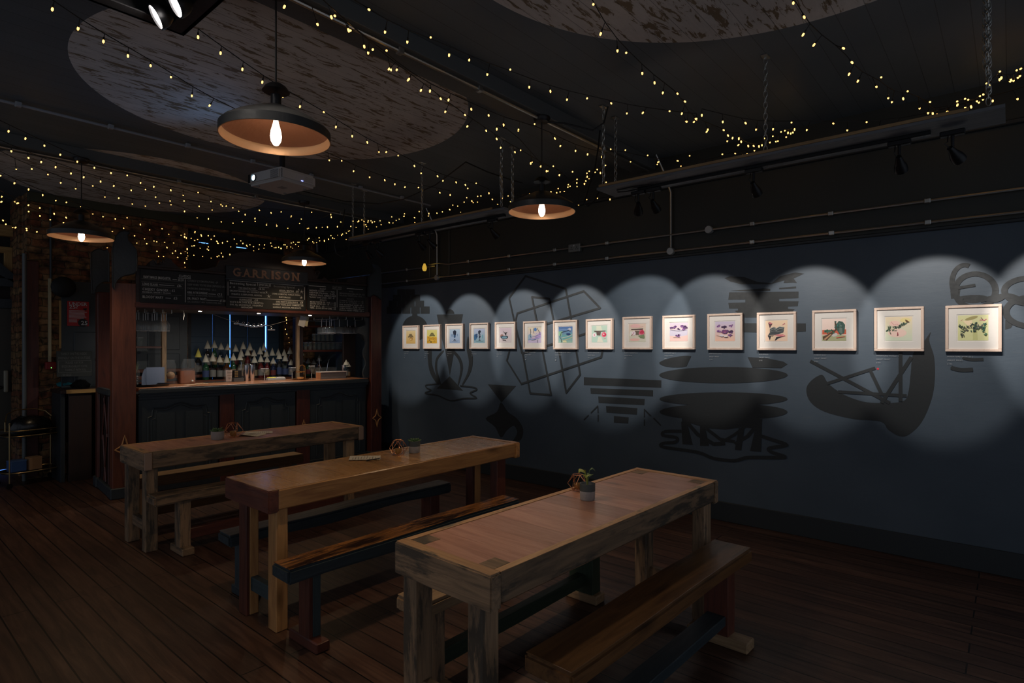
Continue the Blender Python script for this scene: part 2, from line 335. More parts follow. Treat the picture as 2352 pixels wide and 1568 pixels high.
xx=[wu0+.04,px2X(455),px2X(478),px2X(541),px2X(566),wu1-.04]
for a,b2 in zip(xx[::2],xx[1::2]): q.box(a,b2,YB+.075,YB+.115,3.01,3.045)
struct(q.build('window_pelmet',flat('dark_pelmet',(.02,.014,.011,1),.6,bump=.2),w1))
# ---- door in the alcove
xd1=onY(50,800,YD).x; xd0=onY(27,800,YD).x
d=struct(B().box(xd0-.85,xd0,YD-.06,YD-.015,.02,2.02,.004).build('door_1',flat('door_paint',(.06,.056,.046,1),.5)))
fr=B().box(xd0,xd1,YD-.1,YD,0,2.12,.006); fr.box(xd0-.97,xd0-.86,YD-.1,YD,0,2.12,.006); fr.box(xd0-.97,xd1,YD-.1,YD,2.02,2.14,.006)
struct(fr.build('door_frame',NAVY2,d))
struct(B().box(xd0-.85,xd0-.01,YD-.05,YD-.03,.001,.018).build('door_light_gap',emit('blue_daylight',(.1,.3,1,1),1.3),d))
struct(B().box(xd0-.09,xd0-.05,YD-.13,YD-.06,.98,1.25,.01).build('door_handle',flat('bone_plastic',(.35,.32,.24,1),.5),d))
struct(B().box(xd0-.5,xd0-.1,YD-.1,YD-.06,1.02,1.06,.01).build('push_bar',BLACK,d))
PINEZ=wood('pale_pine',(.5,.3,.1,1),(.3,.16,.05,1),'Z'); PINEX=wood('pale_pine',(.5,.3,.1,1),(.3,.16,.05,1),'X')
za=lambda y,x=30:onY(x,y,YD-.12).z
t=thing('timber_shelf_frame','pale pine frame with boards above the door at far left','shelf',(xd0-.4,YD-.12,2.3))
ox=xd0-.4
B().box(-.6,onY(47,530,YD-.12).x-ox,-.05,.03,za(545)-2.3,za(519)-2.3,.004).build('top_board',PINEX,t)
B().box(-.6,onY(28,530,YD-.12).x-ox,-.03,.03,za(583)-2.3,za(569)-2.3,.004).build('board',PINEX,t)
B().box(onY(9,530,YD-.12).x-ox,onY(28,530,YD-.12).x-ox,-.03,.02,za(625)-2.3,za(582)-2.3,.004).build('upright',PINEZ,t)
g=thing('door_gable','slate grey pointed hood boards over the door at far left','door hood',(xd0-.3,YD-.2,2.1))
gx=xd0-.3
B().poly([(onY(0,606,YD-.2).x-gx,0,za(606)-2.1),(onY(49,650,YD-.2).x-gx,0,za(645)-2.1),(onY(52,660,YD-.2).x-gx,0,za(660)-2.1),(onY(0,634,YD-.2).x-gx,0,za(634)-2.1)],(0,.05,0)).build('slope_board',NAVY2,g)
B().box(-.6,onY(48,650,YD-.2).x-gx,0,.06,za(660)-2.1,za(641)-2.1,.004).build('lintel_board',NAVY2,g)
# ---- vertical pipes on the back wall at left
X=onY(56,700,YB-.05).x
tag(B().cyl((X,YB-.05,0),(X,YB-.05,2.62),.022,n=12).build('downpipe',flat('dark_grey_pipe',(.12,.13,.13,1),.4,.2),smooth=True),'tall grey metal pipe beside the far left door','pipe')
X=onY(114.5,700,YB-.03).x
cp=thing('cable_trunking','cream plastic trunking on brick ending in a small red control box','trunking',(X,YB-.03,0))
B().box(-.014,.014,-.012,.028,onY(114,831,YB).z,onY(114,640,YB).z,.003).build('trunking_cover',flat('cream_plastic',(.5,.42,.25,1),.5),cp)
B().cyl((0.01,0,onY(114,640,YB).z),(0.01,0,3.2),.014,n=10).build('upper_conduit',NAVY2,cp,True)
c2=B().box(-.045,.06,-.03,.03,onY(117,848,YB).z,onY(117,831,YB).z,.006).build('control_box',flat('red_box',(.3,.02,.02,1),.4),cp)
B().ball((.008,-.032,onY(117,844,YB).z),.005).build('indicator_lamp',emit('green_led',(.2,1,.2,1),1.5),c2)
# ---- dark red boarded panel next to pipe
xq0=onY(60,700,YB).x; xq1=onY(88,700,YB).x
tag(B().box(xq0,xq1,YB-.02,YB,.02,2.55,.006,.004,cuts=5).build('timber_post',wood('oxblood',(.09,.02,.012,1),(.04,.01,.008,1),'Z')),'dark red timber post on the brick wall by the grey pipe','post')
# ================================================================== CEILING PIPES AND CONDUITS
PIPEC=flat('grey_conduit',(.2,.21,.21,1),.4,.5)
def conduit(name,label,pts,r,clips,mat,clipn,clipdir=(0,0,1),clipsize=.02):
    o=thing(name,label,'conduit',pts[0]); p0=Vector(pts[0])
    B().tube([Vector(p)-p0 for p in pts],r,8).build('pipe',mat,o,True)
    for c in clips:
        c=Vector(c)-p0; q=B().box(c.x-clipsize,c.x+clipsize,c.y-clipsize,c.y+clipsize,c.z-clipsize*.9,c.z+clipsize*.9,.005)
        q.build('clip',mat,o)
    return o
conduit('ceiling_conduit','long grey conduit with pale clips crossing the ceiling behind the projector',[(XL,5.5,3.325),(4.9,5.56,3.325)],.011,[(onZ(x,y,3.325).x,5.52,3.325) for x,y in ((45,236),(260,287),(437,331),(586,368),(718,402),(830,430),(926,453))],flat('pale_grey_conduit',(.3,.31,.33,1),.5),'clip')
conduit('ceiling_conduit','steel conduit under the front ceiling beam at the middle pendant',[(XL,2.64,3.235),(5.1,2.64,3.235)],.011,[(2.1,2.64,3.235),(2.75,2.64,3.235),(4.3,2.64,3.235)],STEEL,'clip')
conduit('ceiling_conduit','steel conduit under the rear ceiling beam near the bar',[(XL,6.44,3.235),(5.1,6.5,3.235)],.011,[(x,6.46,3.235) for x in (2.3,3.1,4.2,4.8)],STEEL,'clip')
# right wall conduits
XW=WX-.03
zU=2.60; zL=2.445
def wy(x): return onX(x,600,XW).y
up=conduit('wall_conduit','upper steel conduit along the right wall with a round junction box',[(XW,8.3,zU),(XW,wy(1000),zU),(XW,wy(985),zU+.03),(XW,wy(1008),zU+.03),(XW,wy(1030),zU),(XW,-1.9,zU)],.011,[(XW,wy(x),zU) for x in (935,1076,1170,1275,1395,1728,1908,2130)],STEEL,'clip')
lp=conduit('wall_conduit','lower steel conduit along the right wall above the ledge',[(XW,8.3,zL),(XW,-1.9,zL)],.011,[(XW,wy(x),zL) for x in (935,1076,1170,1275,1395,1728,1910,2131)],STEEL,'clip')
def jbox(parent,Y,z,r=.035):
    p=Vector(parent.location); o=B().lathe([(0,-.022),(r,-.022),(r,.018),(r*.9,.024),(0,.024)],20,axis=(-1,0,0)); o.build('junction_box',flat('grey_metal_box',(.42,.43,.42,1),.4,.6),parent,True,Vector((XW,Y,z))-p)
jbox(up,wy(1629),zU); jbox(lp,wy(1541),zL); jbox(lp,wy(1004),zL)
for x,lab in ((1541,'vertical steel conduit rising from the lower wall conduit under the long track board'),(1004,'vertical steel conduit near the bar, rising from the lower wall conduit')):
    tag(B().tube([(XW,wy(x),zL+.03),(XW,wy(x),3.0),(XW-.05,wy(x)+.05,3.2),(XW-.1,wy(x)+.1,ZC)],.010,8).build('drop_conduit',STEEL,smooth=True),lab,'conduit')
for x,lab in ((984,'thin cable down the right wall near the bar, left of the vertical conduit'),(1029,'thin cable down the right wall near the bar, right of the vertical conduit')):
    tag(B().tube([(XW+.02,wy(x),zL),(XW+.02,wy(x),3.1)],.005,6).build('wall_cable',flat('grey_cable',(.12,.12,.1,1),.5),smooth=True),lab,'cable')
so=thing('wall_socket','grey metal double socket on the upper wall conduit','socket',(WX,wy(1320),zU))
B().box(-.045,0,-.075,.075,-.05,.04,.006).build('back_box',flat('socket_metal',(.2,.21,.2,1),.4,.6),so)
for k in (-1,1):
    q=B()
    for dy,dz,w,h in ((0,.0,.006,.016),(-.012,-.02,.01,.006),(.012,-.02,.01,.006)): q.box(-.048,-.044,k*.036+dy-w/2,k*.036+dy+w/2,dz-h/2,dz+h/2)
    q.build('outlet',flat('socket_black',(.01,.01,.01,1),.4),so)
B().box(-.05,-.045,-.008,.008,.01,.026,.001).build('switch',flat('socket_white',(.5,.5,.5,1),.4),so)
# ================================================================== MURAL
MUR=flat('mural_paint',(.014,.017,.019,1),.6,bump=.05)
XM=WX-.0015
def c4(x,y): return (x/3.734+880,y/3.734+560)
def c5(x,y): return (x/2.697+1480,y/2.697+560)
def mural(label,shapes,strokes,f,sub=None):
    ext=Vector((.001,0,0)); q=B()
    for k,P in enumerate(shapes): q.poly([onX(*f(x,y),XM-.00025*k) for x,y in P],ext)
    for k,(P,w,closed) in enumerate(strokes):
        W=[onX(*f(x,y),XM-.003-.00025*k) for x,y in P]; n=len(W); hw=w/4
        for i in range(n if closed else n-1):
            a=W[i]; b2=W[(i+1)%n]; dd=(b2-a)
            if dd.length<1e-6: continue
            d=dd.normalized(); nn=Vector((0,-d.z,d.y))*hw; off=Vector((-.00005*i,0,0))
            q.bm.faces.new([q.bm.verts.new(v+off) for v in (a+nn,b2+nn,b2-nn,a-nn)])
            if closed or i>0: q.bm.faces.new([q.bm.verts.new(a+off*1.0+Vector((-.000025,hw*math.cos(t_*pi/5),hw*math.sin(t_*pi/5)))) for t_ in range(10)])
    return tag(q.build('painted_mural',MUR),label,'mural','motifs painted on the right wall')
def circ(cx,cy,rx,ry=None,n=32,a0=0,a1=360): ry=ry or rx; return [(cx+rx*math.cos(math.radians(a0+(a1-a0)*i/n)),cy+ry*math.sin(math.radians(a0+(a1-a0)*i/n))) for i in range(n if a1-a0==360 else n+1)]
def smooth(P,closed=True,k=4):
    n=len(P); out=[]
    for i in range(n if closed else n-1):
        p0=P[(i-1)%n] if closed or i else P[i]; p1=P[i]; p2=P[(i+1)%n]; p3=P[(i+2)%n] if closed or i<n-2 else p2
        for j in range(k):
            t=j/k; out.append(tuple(.5*((2*p1[a])+(-p0[a]+p2[a])*t+(2*p0[a]-5*p1[a]+4*p2[a]-p3[a])*t*t+(-p0[a]+3*p1[a]-3*p2[a]+p3[a])*t**3) for a in (0,1)))
    if not closed: out.append(P[-1])
    return out
def rows():
    out=[]
    for y0,y1,xs in ((535,598,(30,158,164,234,240,315,320,398)),(485,545,(48,118,122,194,198,270,276,350)),(435,492,(85,156,160,235,240,315)),(388,438,(122,190,194,270))):
        for a,b2 in zip(xs[::2],xs[1::2]): out.append([(a,y0),(b2,y0+1),(b2,y1),(a,y1)])
    return out
mural('black painted stack of blocks on a ball, leftmost mural motif',rows()+[circ(272,722,108),[(252,585),(290,585),(295,630),(246,630)]],[],c4)
mural('black painted goblet shape with curved arms standing on a puddle outline',
  [circ(573,600,37,40,16,180,360),[(460,606),(685,602),(655,760),(608,930),(572,1130),(535,930),(490,760)],[(570,1135),(685,1257),(460,1240)],
   smooth([(520,925),(470,990),(465,1080),(495,1195),(480,1195),(445,1080),(455,980),(510,915)]),smooth([(610,915),(665,980),(684,1070),(650,1205),(640,1200),(662,1080),(645,995),(600,935)]),
   smooth([(383,905),(415,905),(418,1020),(445,1110),(490,1195),(460,1195),(405,1110),(385,1010)]),smooth([(728,790),(742,880),(768,960),(762,1060),(735,1130),(685,1210),(680,1195),(720,1110),(735,1010),(715,890)])],
  [(smooth([(480,1200),(370,1210),(375,1235),(410,1255),(360,1280),(470,1300),(580,1345),(690,1325),(800,1320),(745,1280),(800,1250),(780,1230),(660,1215)],False),.035,False)],c4)
mural('thin black painted outlines of crossing angular frames behind three pictures',[],
  [([(1080,465),(1220,275),(1565,385),(1615,660)],.045,False),([(1080,465),(1130,690),(1200,960),(1260,1280),(1440,1295),(1360,880),(1275,455),(1425,470),(1465,680),(1570,1275),(1690,1120),(1650,880)],.045,False),
   ([(1190,940),(1130,680),(1150,595),(1720,405),(1860,550),(1390,690)],.045,False),([(1190,940),(1740,768)],.045,False),([(1090,890),(1060,1000),(1185,1200),(1870,970),(1885,890)],.045,False)],c4)
mural('black painted hourglass figure low on the wall left of the stepped bars',[[(897,1203),(1140,1218),(1015,1360)],smooth([(1010,1360),(1070,1440),(1150,1500),(1200,1590),(1180,1680),(1110,1700),(1150,1620),(1120,1560),(1060,1600),(1010,1660),(960,1570),(880,1497),(975,1440)])],[],c4)
i=lambda x,y:(x,y)
mural('black painted stepped bars with dashed lines, like an inverted pyramid',[[(1341,866),(1519,873),(1519,890),(1341,884)],[(1356,891),(1500,896),(1500,910),(1357,904)],[(1374,910),(1481,916),(1480,930),(1375,925)],[(1392,932),(1464,937),(1463,952),(1393,947)],[(1410,955),(1444,958),(1443,972),(1410,970)]],
  [([(1341,964),(1352,953)],.025,False),([(1357,948),(1373,932),(1374,948)],.025,False),([(1374,952),(1374,968)],.025,False),([(1480,958),(1480,940),(1495,955)],.025,False),([(1480,963),(1480,978)],.025,False),([(1501,960),(1518,977)],.025,False)],i)
mural('large black painted tower of plates, masks and columns above a puddle outline',
 [[(495,212),(530,200),(620,205),(700,235),(790,243),(840,200),(935,176),(990,184),(925,214),(945,242),(915,240),(862,243),(868,226),(780,250),(600,250),(530,232)],
  [(535,290),(740,275),(780,278),(780,290),(680,296)],[(835,272),(940,263),(940,275),(835,280)],
  [(525,300),(955,295),(955,335),(835,340),(835,355),(955,355),(950,385),(890,388),(890,402),(930,405),(880,455),(620,455),(560,415),(580,412),(580,400),(525,400),(520,365),(625,362),(625,345),(520,345)],
  [(605,490),(1000,492),(1000,542),(850,548),(700,548),(605,545)],
  smooth([(290,696),(180,702),(92,735),(150,762),(262,757)])[:16]+[(262,757)],[(640,700),(760,708),(860,728),(886,745),(850,768),(670,766)],circ(490,812,398,50),circ(490,960,397,42),circ(490,1040,397,52),
  [(228,1050),(730,1085),(725,1150),(610,1135),(500,1150),(380,1140),(290,1110),(235,1110)],[(228,1100),(262,1100),(300,1245),(236,1240)],[(345,1130),(375,1130),(400,1250),(345,1250)],[(585,1140),(620,1140),(600,1280),(560,1275)],[(690,1130),(728,1130),(722,1288),(655,1282)],
  ],
 [([(270,1110),(330,1180),(430,1240),(500,1235)],.07,False),([(700,1120),(640,1190),(560,1240)],.06,False),([(380,1140),(470,1210),(560,1225)],.06,False),([(460,1240),(560,1180),(640,1120)],.05,False),
  (smooth([(230,1160),(130,1162),(115,1185),(200,1200),(190,1228),(115,1235),(120,1258),(330,1290),(430,1328),(560,1342),(650,1322),(870,1322),(790,1290),(775,1265),(880,1245),(800,1215),(725,1190)],False),.06,False)],c5)
mural('big black painted crescent boat with crossing straight lines',
 [smooth([(1100,810),(1140,865),(1230,930),(1350,975),(1465,985),(1600,975),(1635,920),(1650,800),(1665,680),(1735,600),(1775,545),(1765,600),(1795,700),(1800,830),(1780,960),(1720,1100),(1640,1180),(1580,1190),(1510,1150),(1465,1100),(1300,1085),(1120,1040),(1030,980),(1003,905),(1030,850)])],
 [([(1028,725),(1520,985)],.05,False),([(1130,865),(1430,768)],.045,False),([(1400,785),(1470,930)],.045,False),([(1200,915),(1625,940)],.045,False),([(1470,985),(1655,700)],.05,False),([(1587,670),(1587,975)],.05,False)],c5)
mural('black painted tangle of rings and arcs at the right end of the wall',[[(1895,290),(1960,270),(1950,330),(1900,340)],[(2235,470),(2290,490),(2270,520),(2235,530)],smooth([(1940,330),(2050,315),(2130,330),(2060,365),(1990,360)])],
 [(circ(2050,290,125,105),.07,True),(circ(1985,240,80,110,14,100,290),.06,False),(circ(2400,290,170,80,20,90,270),.07,False),(circ(2400,420,160,90,16,100,260),.07,False),([(1930,275),(2050,255)],.04,False),(smooth([(2080,350),(2170,330),(2260,320),(2330,345),(2420,380)],False),.06,False),(circ(2170,150,120,200,12,60,110),.05,False)],c5)
mural('two short black painted strokes below the rightmost picture',[],[(smooth([(1970,705),(2030,716),(2100,714)],False),.04,False),(smooth([(1900,766),(1960,780),(2035,778)],False),.055,False)],c5)
# ================================================================== FRAMED PRINTS
def cmat(c,rough=.7):
    k='paint_%d_%d_%d'%tuple(c); return flat(k,s(*c),rough)
def multi(name,layers,parent,loc=None):
    # layers: list of (colour, function adding geometry)
    q=B(); mats=[]; n0=0
    for col,fn in layers:
        m=col if not isinstance(col,tuple) else cmat(col)
        if m not in mats: mats.append(m)
        fn(q); q.bm.faces.ensure_lookup_table(); 
        for f in q.bm.faces[n0:]: f.material_index=mats.index(m)
        n0=len(q.bm.faces)
    o=q.build(name,mats[0],parent,loc=loc)
    for m in mats[1:]: o.data.materials.append(m)
    return o
FRAME=wood('limed_ash',(.72,.56,.46,1),(.6,.45,.36,1),'Z',.45,island=.04,knots=0)
MATB=flat('mat_board',(.70,.665,.62,1),.75,bump=.03)
GLAZE=glassy('picture_glass',(1,1,1,1),.02,1.3)
def E_(cx,cy,rx,ry,n=14,a=0): 
    ca,sa=math.cos(a),math.sin(a); return [(cx+rx*math.cos(2*pi*i/n)*ca-ry*math.sin(2*pi*i/n)*sa,cy+rx*math.cos(2*pi*i/n)*sa+ry*math.sin(2*pi*i/n)*ca) for i in range(n)]
def L_(pts,w):
    out=[];b=[];n=len(pts)
    for i,p in enumerate(pts):
        a=pts[max(i-1,0)];c=pts[min(i+1,n-1)];dx,dy=c[0]-a[0],c[1]-a[1];l=math.hypot(dx,dy) or 1; out.append((p[0]-dy/l*w/2,p[1]+dx/l*w/2)); b.append((p[0]+dy/l*w/2,p[1]-dx/l*w/2))
    return out+b[::-1]
def gradient(c1,c2,n=9): return [(tuple(int(c1[k]+(c2[k]-c1[k])*i/(n-1)) for k in range(3)),[(0,1-(i+1)/n),(1,1-(i+1)/n),(1,1-i/n),(0,1-i/n)]) for i in range(n)]
def blob(cx,cy,r,seed,n=11,sq=1.0):
    q=random.Random(seed); return [(cx+r*(.6+.5*q.random())*math.cos(2*pi*i/n),cy+r*sq*(.6+.5*q.random())*math.sin(2*pi*i/n)) for i in range(n)]
def crystal(cx,cy,r,seed,cols,n=9):
    q=random.Random(seed); out=[]
    for i in range(n):
        a=q.uniform(0,6.28); d=q.uniform(0,r*.7); x=cx+d*math.cos(a)*1.2;y=cy+d*math.sin(a)*.6; rr=r*q.uniform(.3,.55); t=q.uniform(0,2)
        out.append((cols[i%len(cols)],[(x+rr*math.cos(t+k*2*pi/5)*q.uniform(.7,1.1),y+rr*.7*math.sin(t+k*2*pi/5)*q.uniform(.7,1.1)) for k in range(5)]))
    return out
def foliage(cx,cy,rx,ry,seed,cols,n=14):
    q=random.Random(seed); out=[]
    for i in range(n):
        x=cx+q.uniform(-rx,rx);y=cy+q.uniform(-ry,ry);a=q.uniform(0,3.1); out.append((cols[i%len(cols)],E_(x,y,q.uniform(.03,.06),q.uniform(.012,.025),8,a)))
    return out
NV=(28,40,62);BK=(24,24,26);PU=(96,58,112);PU2=(60,36,72);PU3=(140,96,150)
def pyramid(cx,cy,w,h,c=BK):
    out=[]
    for r in range(4):
        k=5-r
        for i in range(k):
            x=cx+(i-(k-1)/2)*w/5; y=cy+r*h/4; out.append((c,[(x-w/11,y),(x,y+h/5.2),(x+w/11,y+.02),(x+.01,y-h/7)]))
    return out
ART=[
 gradient((222,200,150),(214,176,104))+pyramid(.48,.5,.62,.28)+[((196,150,80),E_(.55,.36,.19,.14)),((120,84,50),L_([(.38,.42),(.5,.45),(.72,.42)],.03)),((226,196,140),E_(.5,.33,.08,.05))],
 gradient((206,198,120),(208,196,96))+[((206,160,44),[(0,0),(1,0),(1,.42),(.8,.5),(.5,.46),(.2,.53),(0,.55)])]+pyramid(.52,.56,.6,.26)+[((140,100,40),L_([(.1,.45),(.4,.35),(.6,.42),(.9,.3)],.03)),((226,186,90),L_([(.1,.25),(.5,.2),(.9,.25)],.05)),((150,106,44),L_([(.6,.3),(.85,.2),(.7,.1)],.03)),(BK,E_(.42,.1,.05,.06)),(BK,E_(.3,.2,.04,.05)),((120,90,40),L_([(.05,.1),(.3,.3)],.03))],
 gradient((170,192,212),(150,170,200))+[(NV,[(.38,.88),(.5,.95),(.62,.88),(.66,.84),(.62,.62),(.57,.5),(.51,.36),(.45,.5),(.38,.62),(.33,.84)]),((70,110,150),E_(.24,.56,.04,.12)),((90,125,160),E_(.75,.58,.03,.1)),((52,84,120),E_(.5,.5,.1,.12)),(BK,[(.34,.2),(.5,.29),(.68,.2)]),((60,70,90),L_([(.2,.17),(.35,.13),(.5,.11),(.66,.13),(.85,.17)],.015)),((230,225,230),L_([(.2,.22),(.35,.18)],.02))],
 gradient((176,186,212),(140,176,190))+[((60,110,150),blob(.12,.4,.2,4,sq=1.2)),(NV,[(.38,.8),(.5,.9),(.66,.84),(.6,.72),(.55,.68),(.6,.55),(.62,.45),(.52,.28),(.46,.34),(.47,.5),(.42,.62),(.4,.72)]),((40,76,120),blob(.24,.5,.12,5,sq=1.4)),((110,170,180),E_(.78,.45,.05,.14)),(BK,[(.4,.17),(.52,.26),(.66,.17)]),((70,120,110),L_([(.15,.14),(.4,.1),(.62,.1),(.9,.14)],.02)),((220,230,230),L_([(.3,.52),(.45,.6),(.6,.5)],.02))],
 gradient((208,190,200),(206,196,196))+[((160,120,110),E_(.2,.46,.14,.12)),((60,80,96),[(.05,.4),(.2,.47),(.6,.47),(.74,.4),(.6,.27),(.35,.24),(.15,.3)]),((120,160,176),E_(.42,.36,.22,.07)),(BK,[(.28,.82),(.45,.68),(.68,.72),(.58,.64),(.56,.5),(.48,.5),(.46,.6),(.4,.66)]),(BK,L_([(.6,.46),(.72,.4),(.68,.32),(.55,.29)],.04)),((70,60,64),[(.2,.22),(.52,.2),(.58,.08),(.45,.14),(.3,.15)])],
 gradient((226,214,190),(200,186,214))+[((150,180,200),[(0,.5),(.2,.62),(.3,.4),(.2,.2),(0,.2)]),((190,170,214),[(.6,.6),(1,.7),(1,.3),(.5,.25)]),((80,130,190),E_(.56,.86,.11,.11)),(BK,L_([(.16,.92),(.2,.7),(.16,.5),(.2,.35)],.035)),(BK,L_([(.44,.95),(.42,.75),(.46,.6)],.03)),(BK,L_([(.7,.95),(.78,.8),(.9,.68),(.92,.5)],.03)),((90,96,150),L_([(.2,.36),(.55,.42),(.95,.55)],.025)),((150,110,180),L_([(.1,.28),(.5,.3),(.95,.42)],.025)),(BK,L_([(.25,.14),(.6,.22)],.02)),((110,140,190),L_([(0,.2),(.5,.22),(.9,.32)],.03)),(BK,L_([(.7,.2),(.72,.02)],.03)),((236,226,200),L_([(.2,.6),(.6,.5),(.8,.62)],.04))],
 gradient((84,120,176),(150,190,176))+[((190,196,210),blob(.8,.84,.14,3,sq=.6)),((120,150,196),L_([(0,.78),(.4,.83),(.7,.78)],.07)),((150,196,160),[(0,.7),(.3,.72),(.2,.4),(0,.45)]),((110,170,170),[(.2,.45),(.95,.6),(.95,.3),(.3,.2)]),((30,60,110),blob(.72,.52,.22,8,sq=.45)),((200,206,190),L_([(.25,.3),(.6,.36),(1,.5)],.04)),((206,200,150),L_([(.25,.12),(.6,.2),(1,.34)],.035)),(BK,L_([(.22,.02),(.2,.2),(.1,.35),(.16,.5),(.2,.64),(.5,.7),(.75,.78),(.86,.66)],.035)),((230,226,180),[(.28,.02),(.6,.02),(.55,.14),(.35,.12)])],
 gradient((176,200,184),(176,204,190))+[((206,210,190),[(.3,.98),(.6,.98),(.7,.7),(.3,.7)]),((214,212,196),[(.35,.02),(.75,.02),(.62,.32),(.44,.32)]),((84,66,60),[(.15,.68),(.9,.7),(.86,.64),(.2,.62)]),(BK,L_([(.14,.69),(.95,.67)],.015)),((92,76,70),[(.3,.62),(.6,.62),(.56,.4),(.34,.42)]),((230,216,220),E_(.18,.44,.13,.12)),((190,60,84),L_([(.16,.52),(.2,.44),(.16,.38)],.03)),((224,120,140),E_(.8,.46,.16,.16)),((196,50,80),blob(.82,.46,.13,6)),((236,190,196),blob(.78,.48,.06,7)),((190,70,90),L_([(.78,.2),(.92,.26)],.02))],
 gradient((220,196,180),(206,204,186))+[((226,180,176),E_(.4,.88,.3,.1)),((226,180,170),E_(.35,.12,.3,.08)),((220,222,212),[(.1,.6),(.2,.58),(.1,.3),(.04,.35)]),((76,60,56),[(.14,.72),(.85,.74),(.84,.66),(.15,.66)]),((110,96,84),[(.35,.62),(.7,.62),(.6,.38),(.42,.38)]),(BK,L_([(.16,.34),(.3,.46),(.3,.56),(.32,.34)],.025)),((230,214,220),E_(.3,.48,.12,.12)),((150,60,60),L_([(.2,.36),(.32,.54)],.025)),((214,110,130),blob(.76,.52,.2,9)),((190,50,80),blob(.78,.54,.13,10)),((120,136,100),[(.55,.34),(.9,.42),(.93,.2),(.7,.2)]),((50,54,44),L_([(.9,.6),(.95,.4),(.92,.18),(.75,.22)],.02)),((200,90,110),L_([(.6,.8),(.85,.84)],.01))],
 gradient((206,192,206),(236,194,170))+[((222,188,180),[(0,.3),(.5,.25),(1,.35),(1,0),(0,0)]),((196,190,206),[(0,.62),(1,.64),(.98,.32),(.6,.26),(.0,.3)])]+crystal(.22,.74,.2,1,[PU,PU2,PU3])+crystal(.8,.74,.22,2,[PU,PU3,PU2])+crystal(.5,.67,.1,3,[PU2])+crystal(.5,.28,.17,4,[PU,PU3,PU2])+[(BK,L_([(.05,.63),(.5,.55),(.95,.62)],.012)),(BK,L_([(.22,.21),(.6,.19)],.012))],
 gradient((196,184,206),(234,190,168))+crystal(.18,.77,.13,5,[PU3,PU])+crystal(.8,.78,.13,6,[PU3,PU])+crystal(.45,.72,.16,7,[PU2])+crystal(.18,.5,.14,8,[PU3,PU])+crystal(.5,.48,.26,9,[(120,62,104),PU,(150,80,120)],12)+crystal(.8,.47,.15,10,[PU2,PU])+crystal(.78,.3,.12,11,[PU3,PU])+[((214,206,210),blob(.35,.29,.16,12,sq=.4)),((220,212,214),blob(.55,.25,.12,13,sq=.5)),(BK,L_([(.08,.3),(.3,.24),(.5,.2),(.7,.2)],.012))],
 gradient((236,208,176),(232,200,176))+[((90,60,66),[(.12,.9),(.32,.84),(.25,.72),(.2,.62)]),((200,120,126),[(.14,.92),(.2,.93),(.33,.86),(.26,.82),(.16,.85)]),((186,110,116),[(.74,.76),(.88,.88),(.9,.82)]),((70,74,76),[(.2,.6),(.4,.7),(.5,.62),(.7,.7),(.86,.68),(.82,.42),(.55,.32),(.3,.3),(.1,.26),(.2,.42)]),((170,176,170),L_([(.2,.6),(.36,.68),(.48,.6),(.64,.7),(.84,.66)],.03)),((150,156,150),L_([(.22,.52),(.36,.6),(.5,.52),(.66,.62),(.84,.58)],.025)),((130,136,132),L_([(.22,.45),(.4,.5),(.54,.45),(.8,.5)],.02)),((44,44,48),[(.1,.26),(.4,.28),(.28,.2),(.2,.02),(.16,.16)]),((44,44,48),[(.42,.02),(.5,.2),(.9,.24),(.6,.14),(.5,.06)]),((206,110,116),[(.4,.3),(.6,.34),(.8,.33),(.92,.25),(.7,.22),(.55,.25)]),((236,170,166),L_([(.46,.3),(.7,.3),(.86,.26)],.03)),((232,204,170),[(.2,.02),(.4,.02),(.42,.22),(.26,.24)])],
 gradient((238,214,202),(236,208,196))+[((206,96,66),[(0,.5),(1,.52),(1,.3),(0,.3)]),((170,170,130),[(0,0),(1,0),(1,.24),(.6,.3),(0,.26)]),((200,196,190),blob(.5,.3,.2,3,sq=.5)),((70,110,90),[(.1,.5),(.5,.5),(.3,.38),(.08,.4)]),((90,64,44),[(.04,.06),(.2,.02),(.62,.5),(.58,.9),(.52,.9),(.54,.5),(.2,.28),(.02,.2)]),((196,150,110),[(.06,.08),(.14,.05),(.4,.3),(.36,.32)]),((60,90,80),[(.62,.5),(.6,.75),(.7,.9),(.86,.86),(.96,.72),(.93,.35),(.75,.26)]),((104,120,110),[(.72,.4),(.74,.8),(.82,.78),(.86,.3)])]+foliage(.7,.72,.16,.16,21,[(30,90,90),(24,60,50),(60,130,120)],16)+foliage(.3,.42,.2,.08,22,[(60,110,84),(40,80,60)],8)+[((196,80,60),L_([(.6,.14),(.95,.2)],.03))],
 gradient((232,214,182),(206,214,190))+[((236,204,190),E_(.45,.32,.35,.18)),((236,200,186),E_(.35,.72,.2,.12)),((230,214,150),E_(.75,.85,.2,.1)),((150,126,96),L_([(.1,.4),(.4,.56),(.7,.62)],.01)),((200,110,120),L_([(.22,.8),(.32,.66),(.45,.7),(.52,.58)],.012))]+foliage(.22,.5,.17,.1,31,[(50,80,60),(34,54,44),(84,110,80)],22)+foliage(.47,.6,.1,.06,32,[(80,90,80),(50,70,56)],10)+foliage(.68,.68,.12,.05,33,[(34,60,50),(60,96,76)],14)+[((60,84,60),L_([(.18,.36),(.22,.28)],.02)),((110,80,50),[(.74,.88),(.8,.86),(.92,.76),(.86,.77),(.78,.8)]),((60,50,40),L_([(.8,.8),(.84,.74)],.012)),((150,56,66),[(.45,.34),(.48,.36),(.5,.24),(.44,.22),(.46,.28)])],
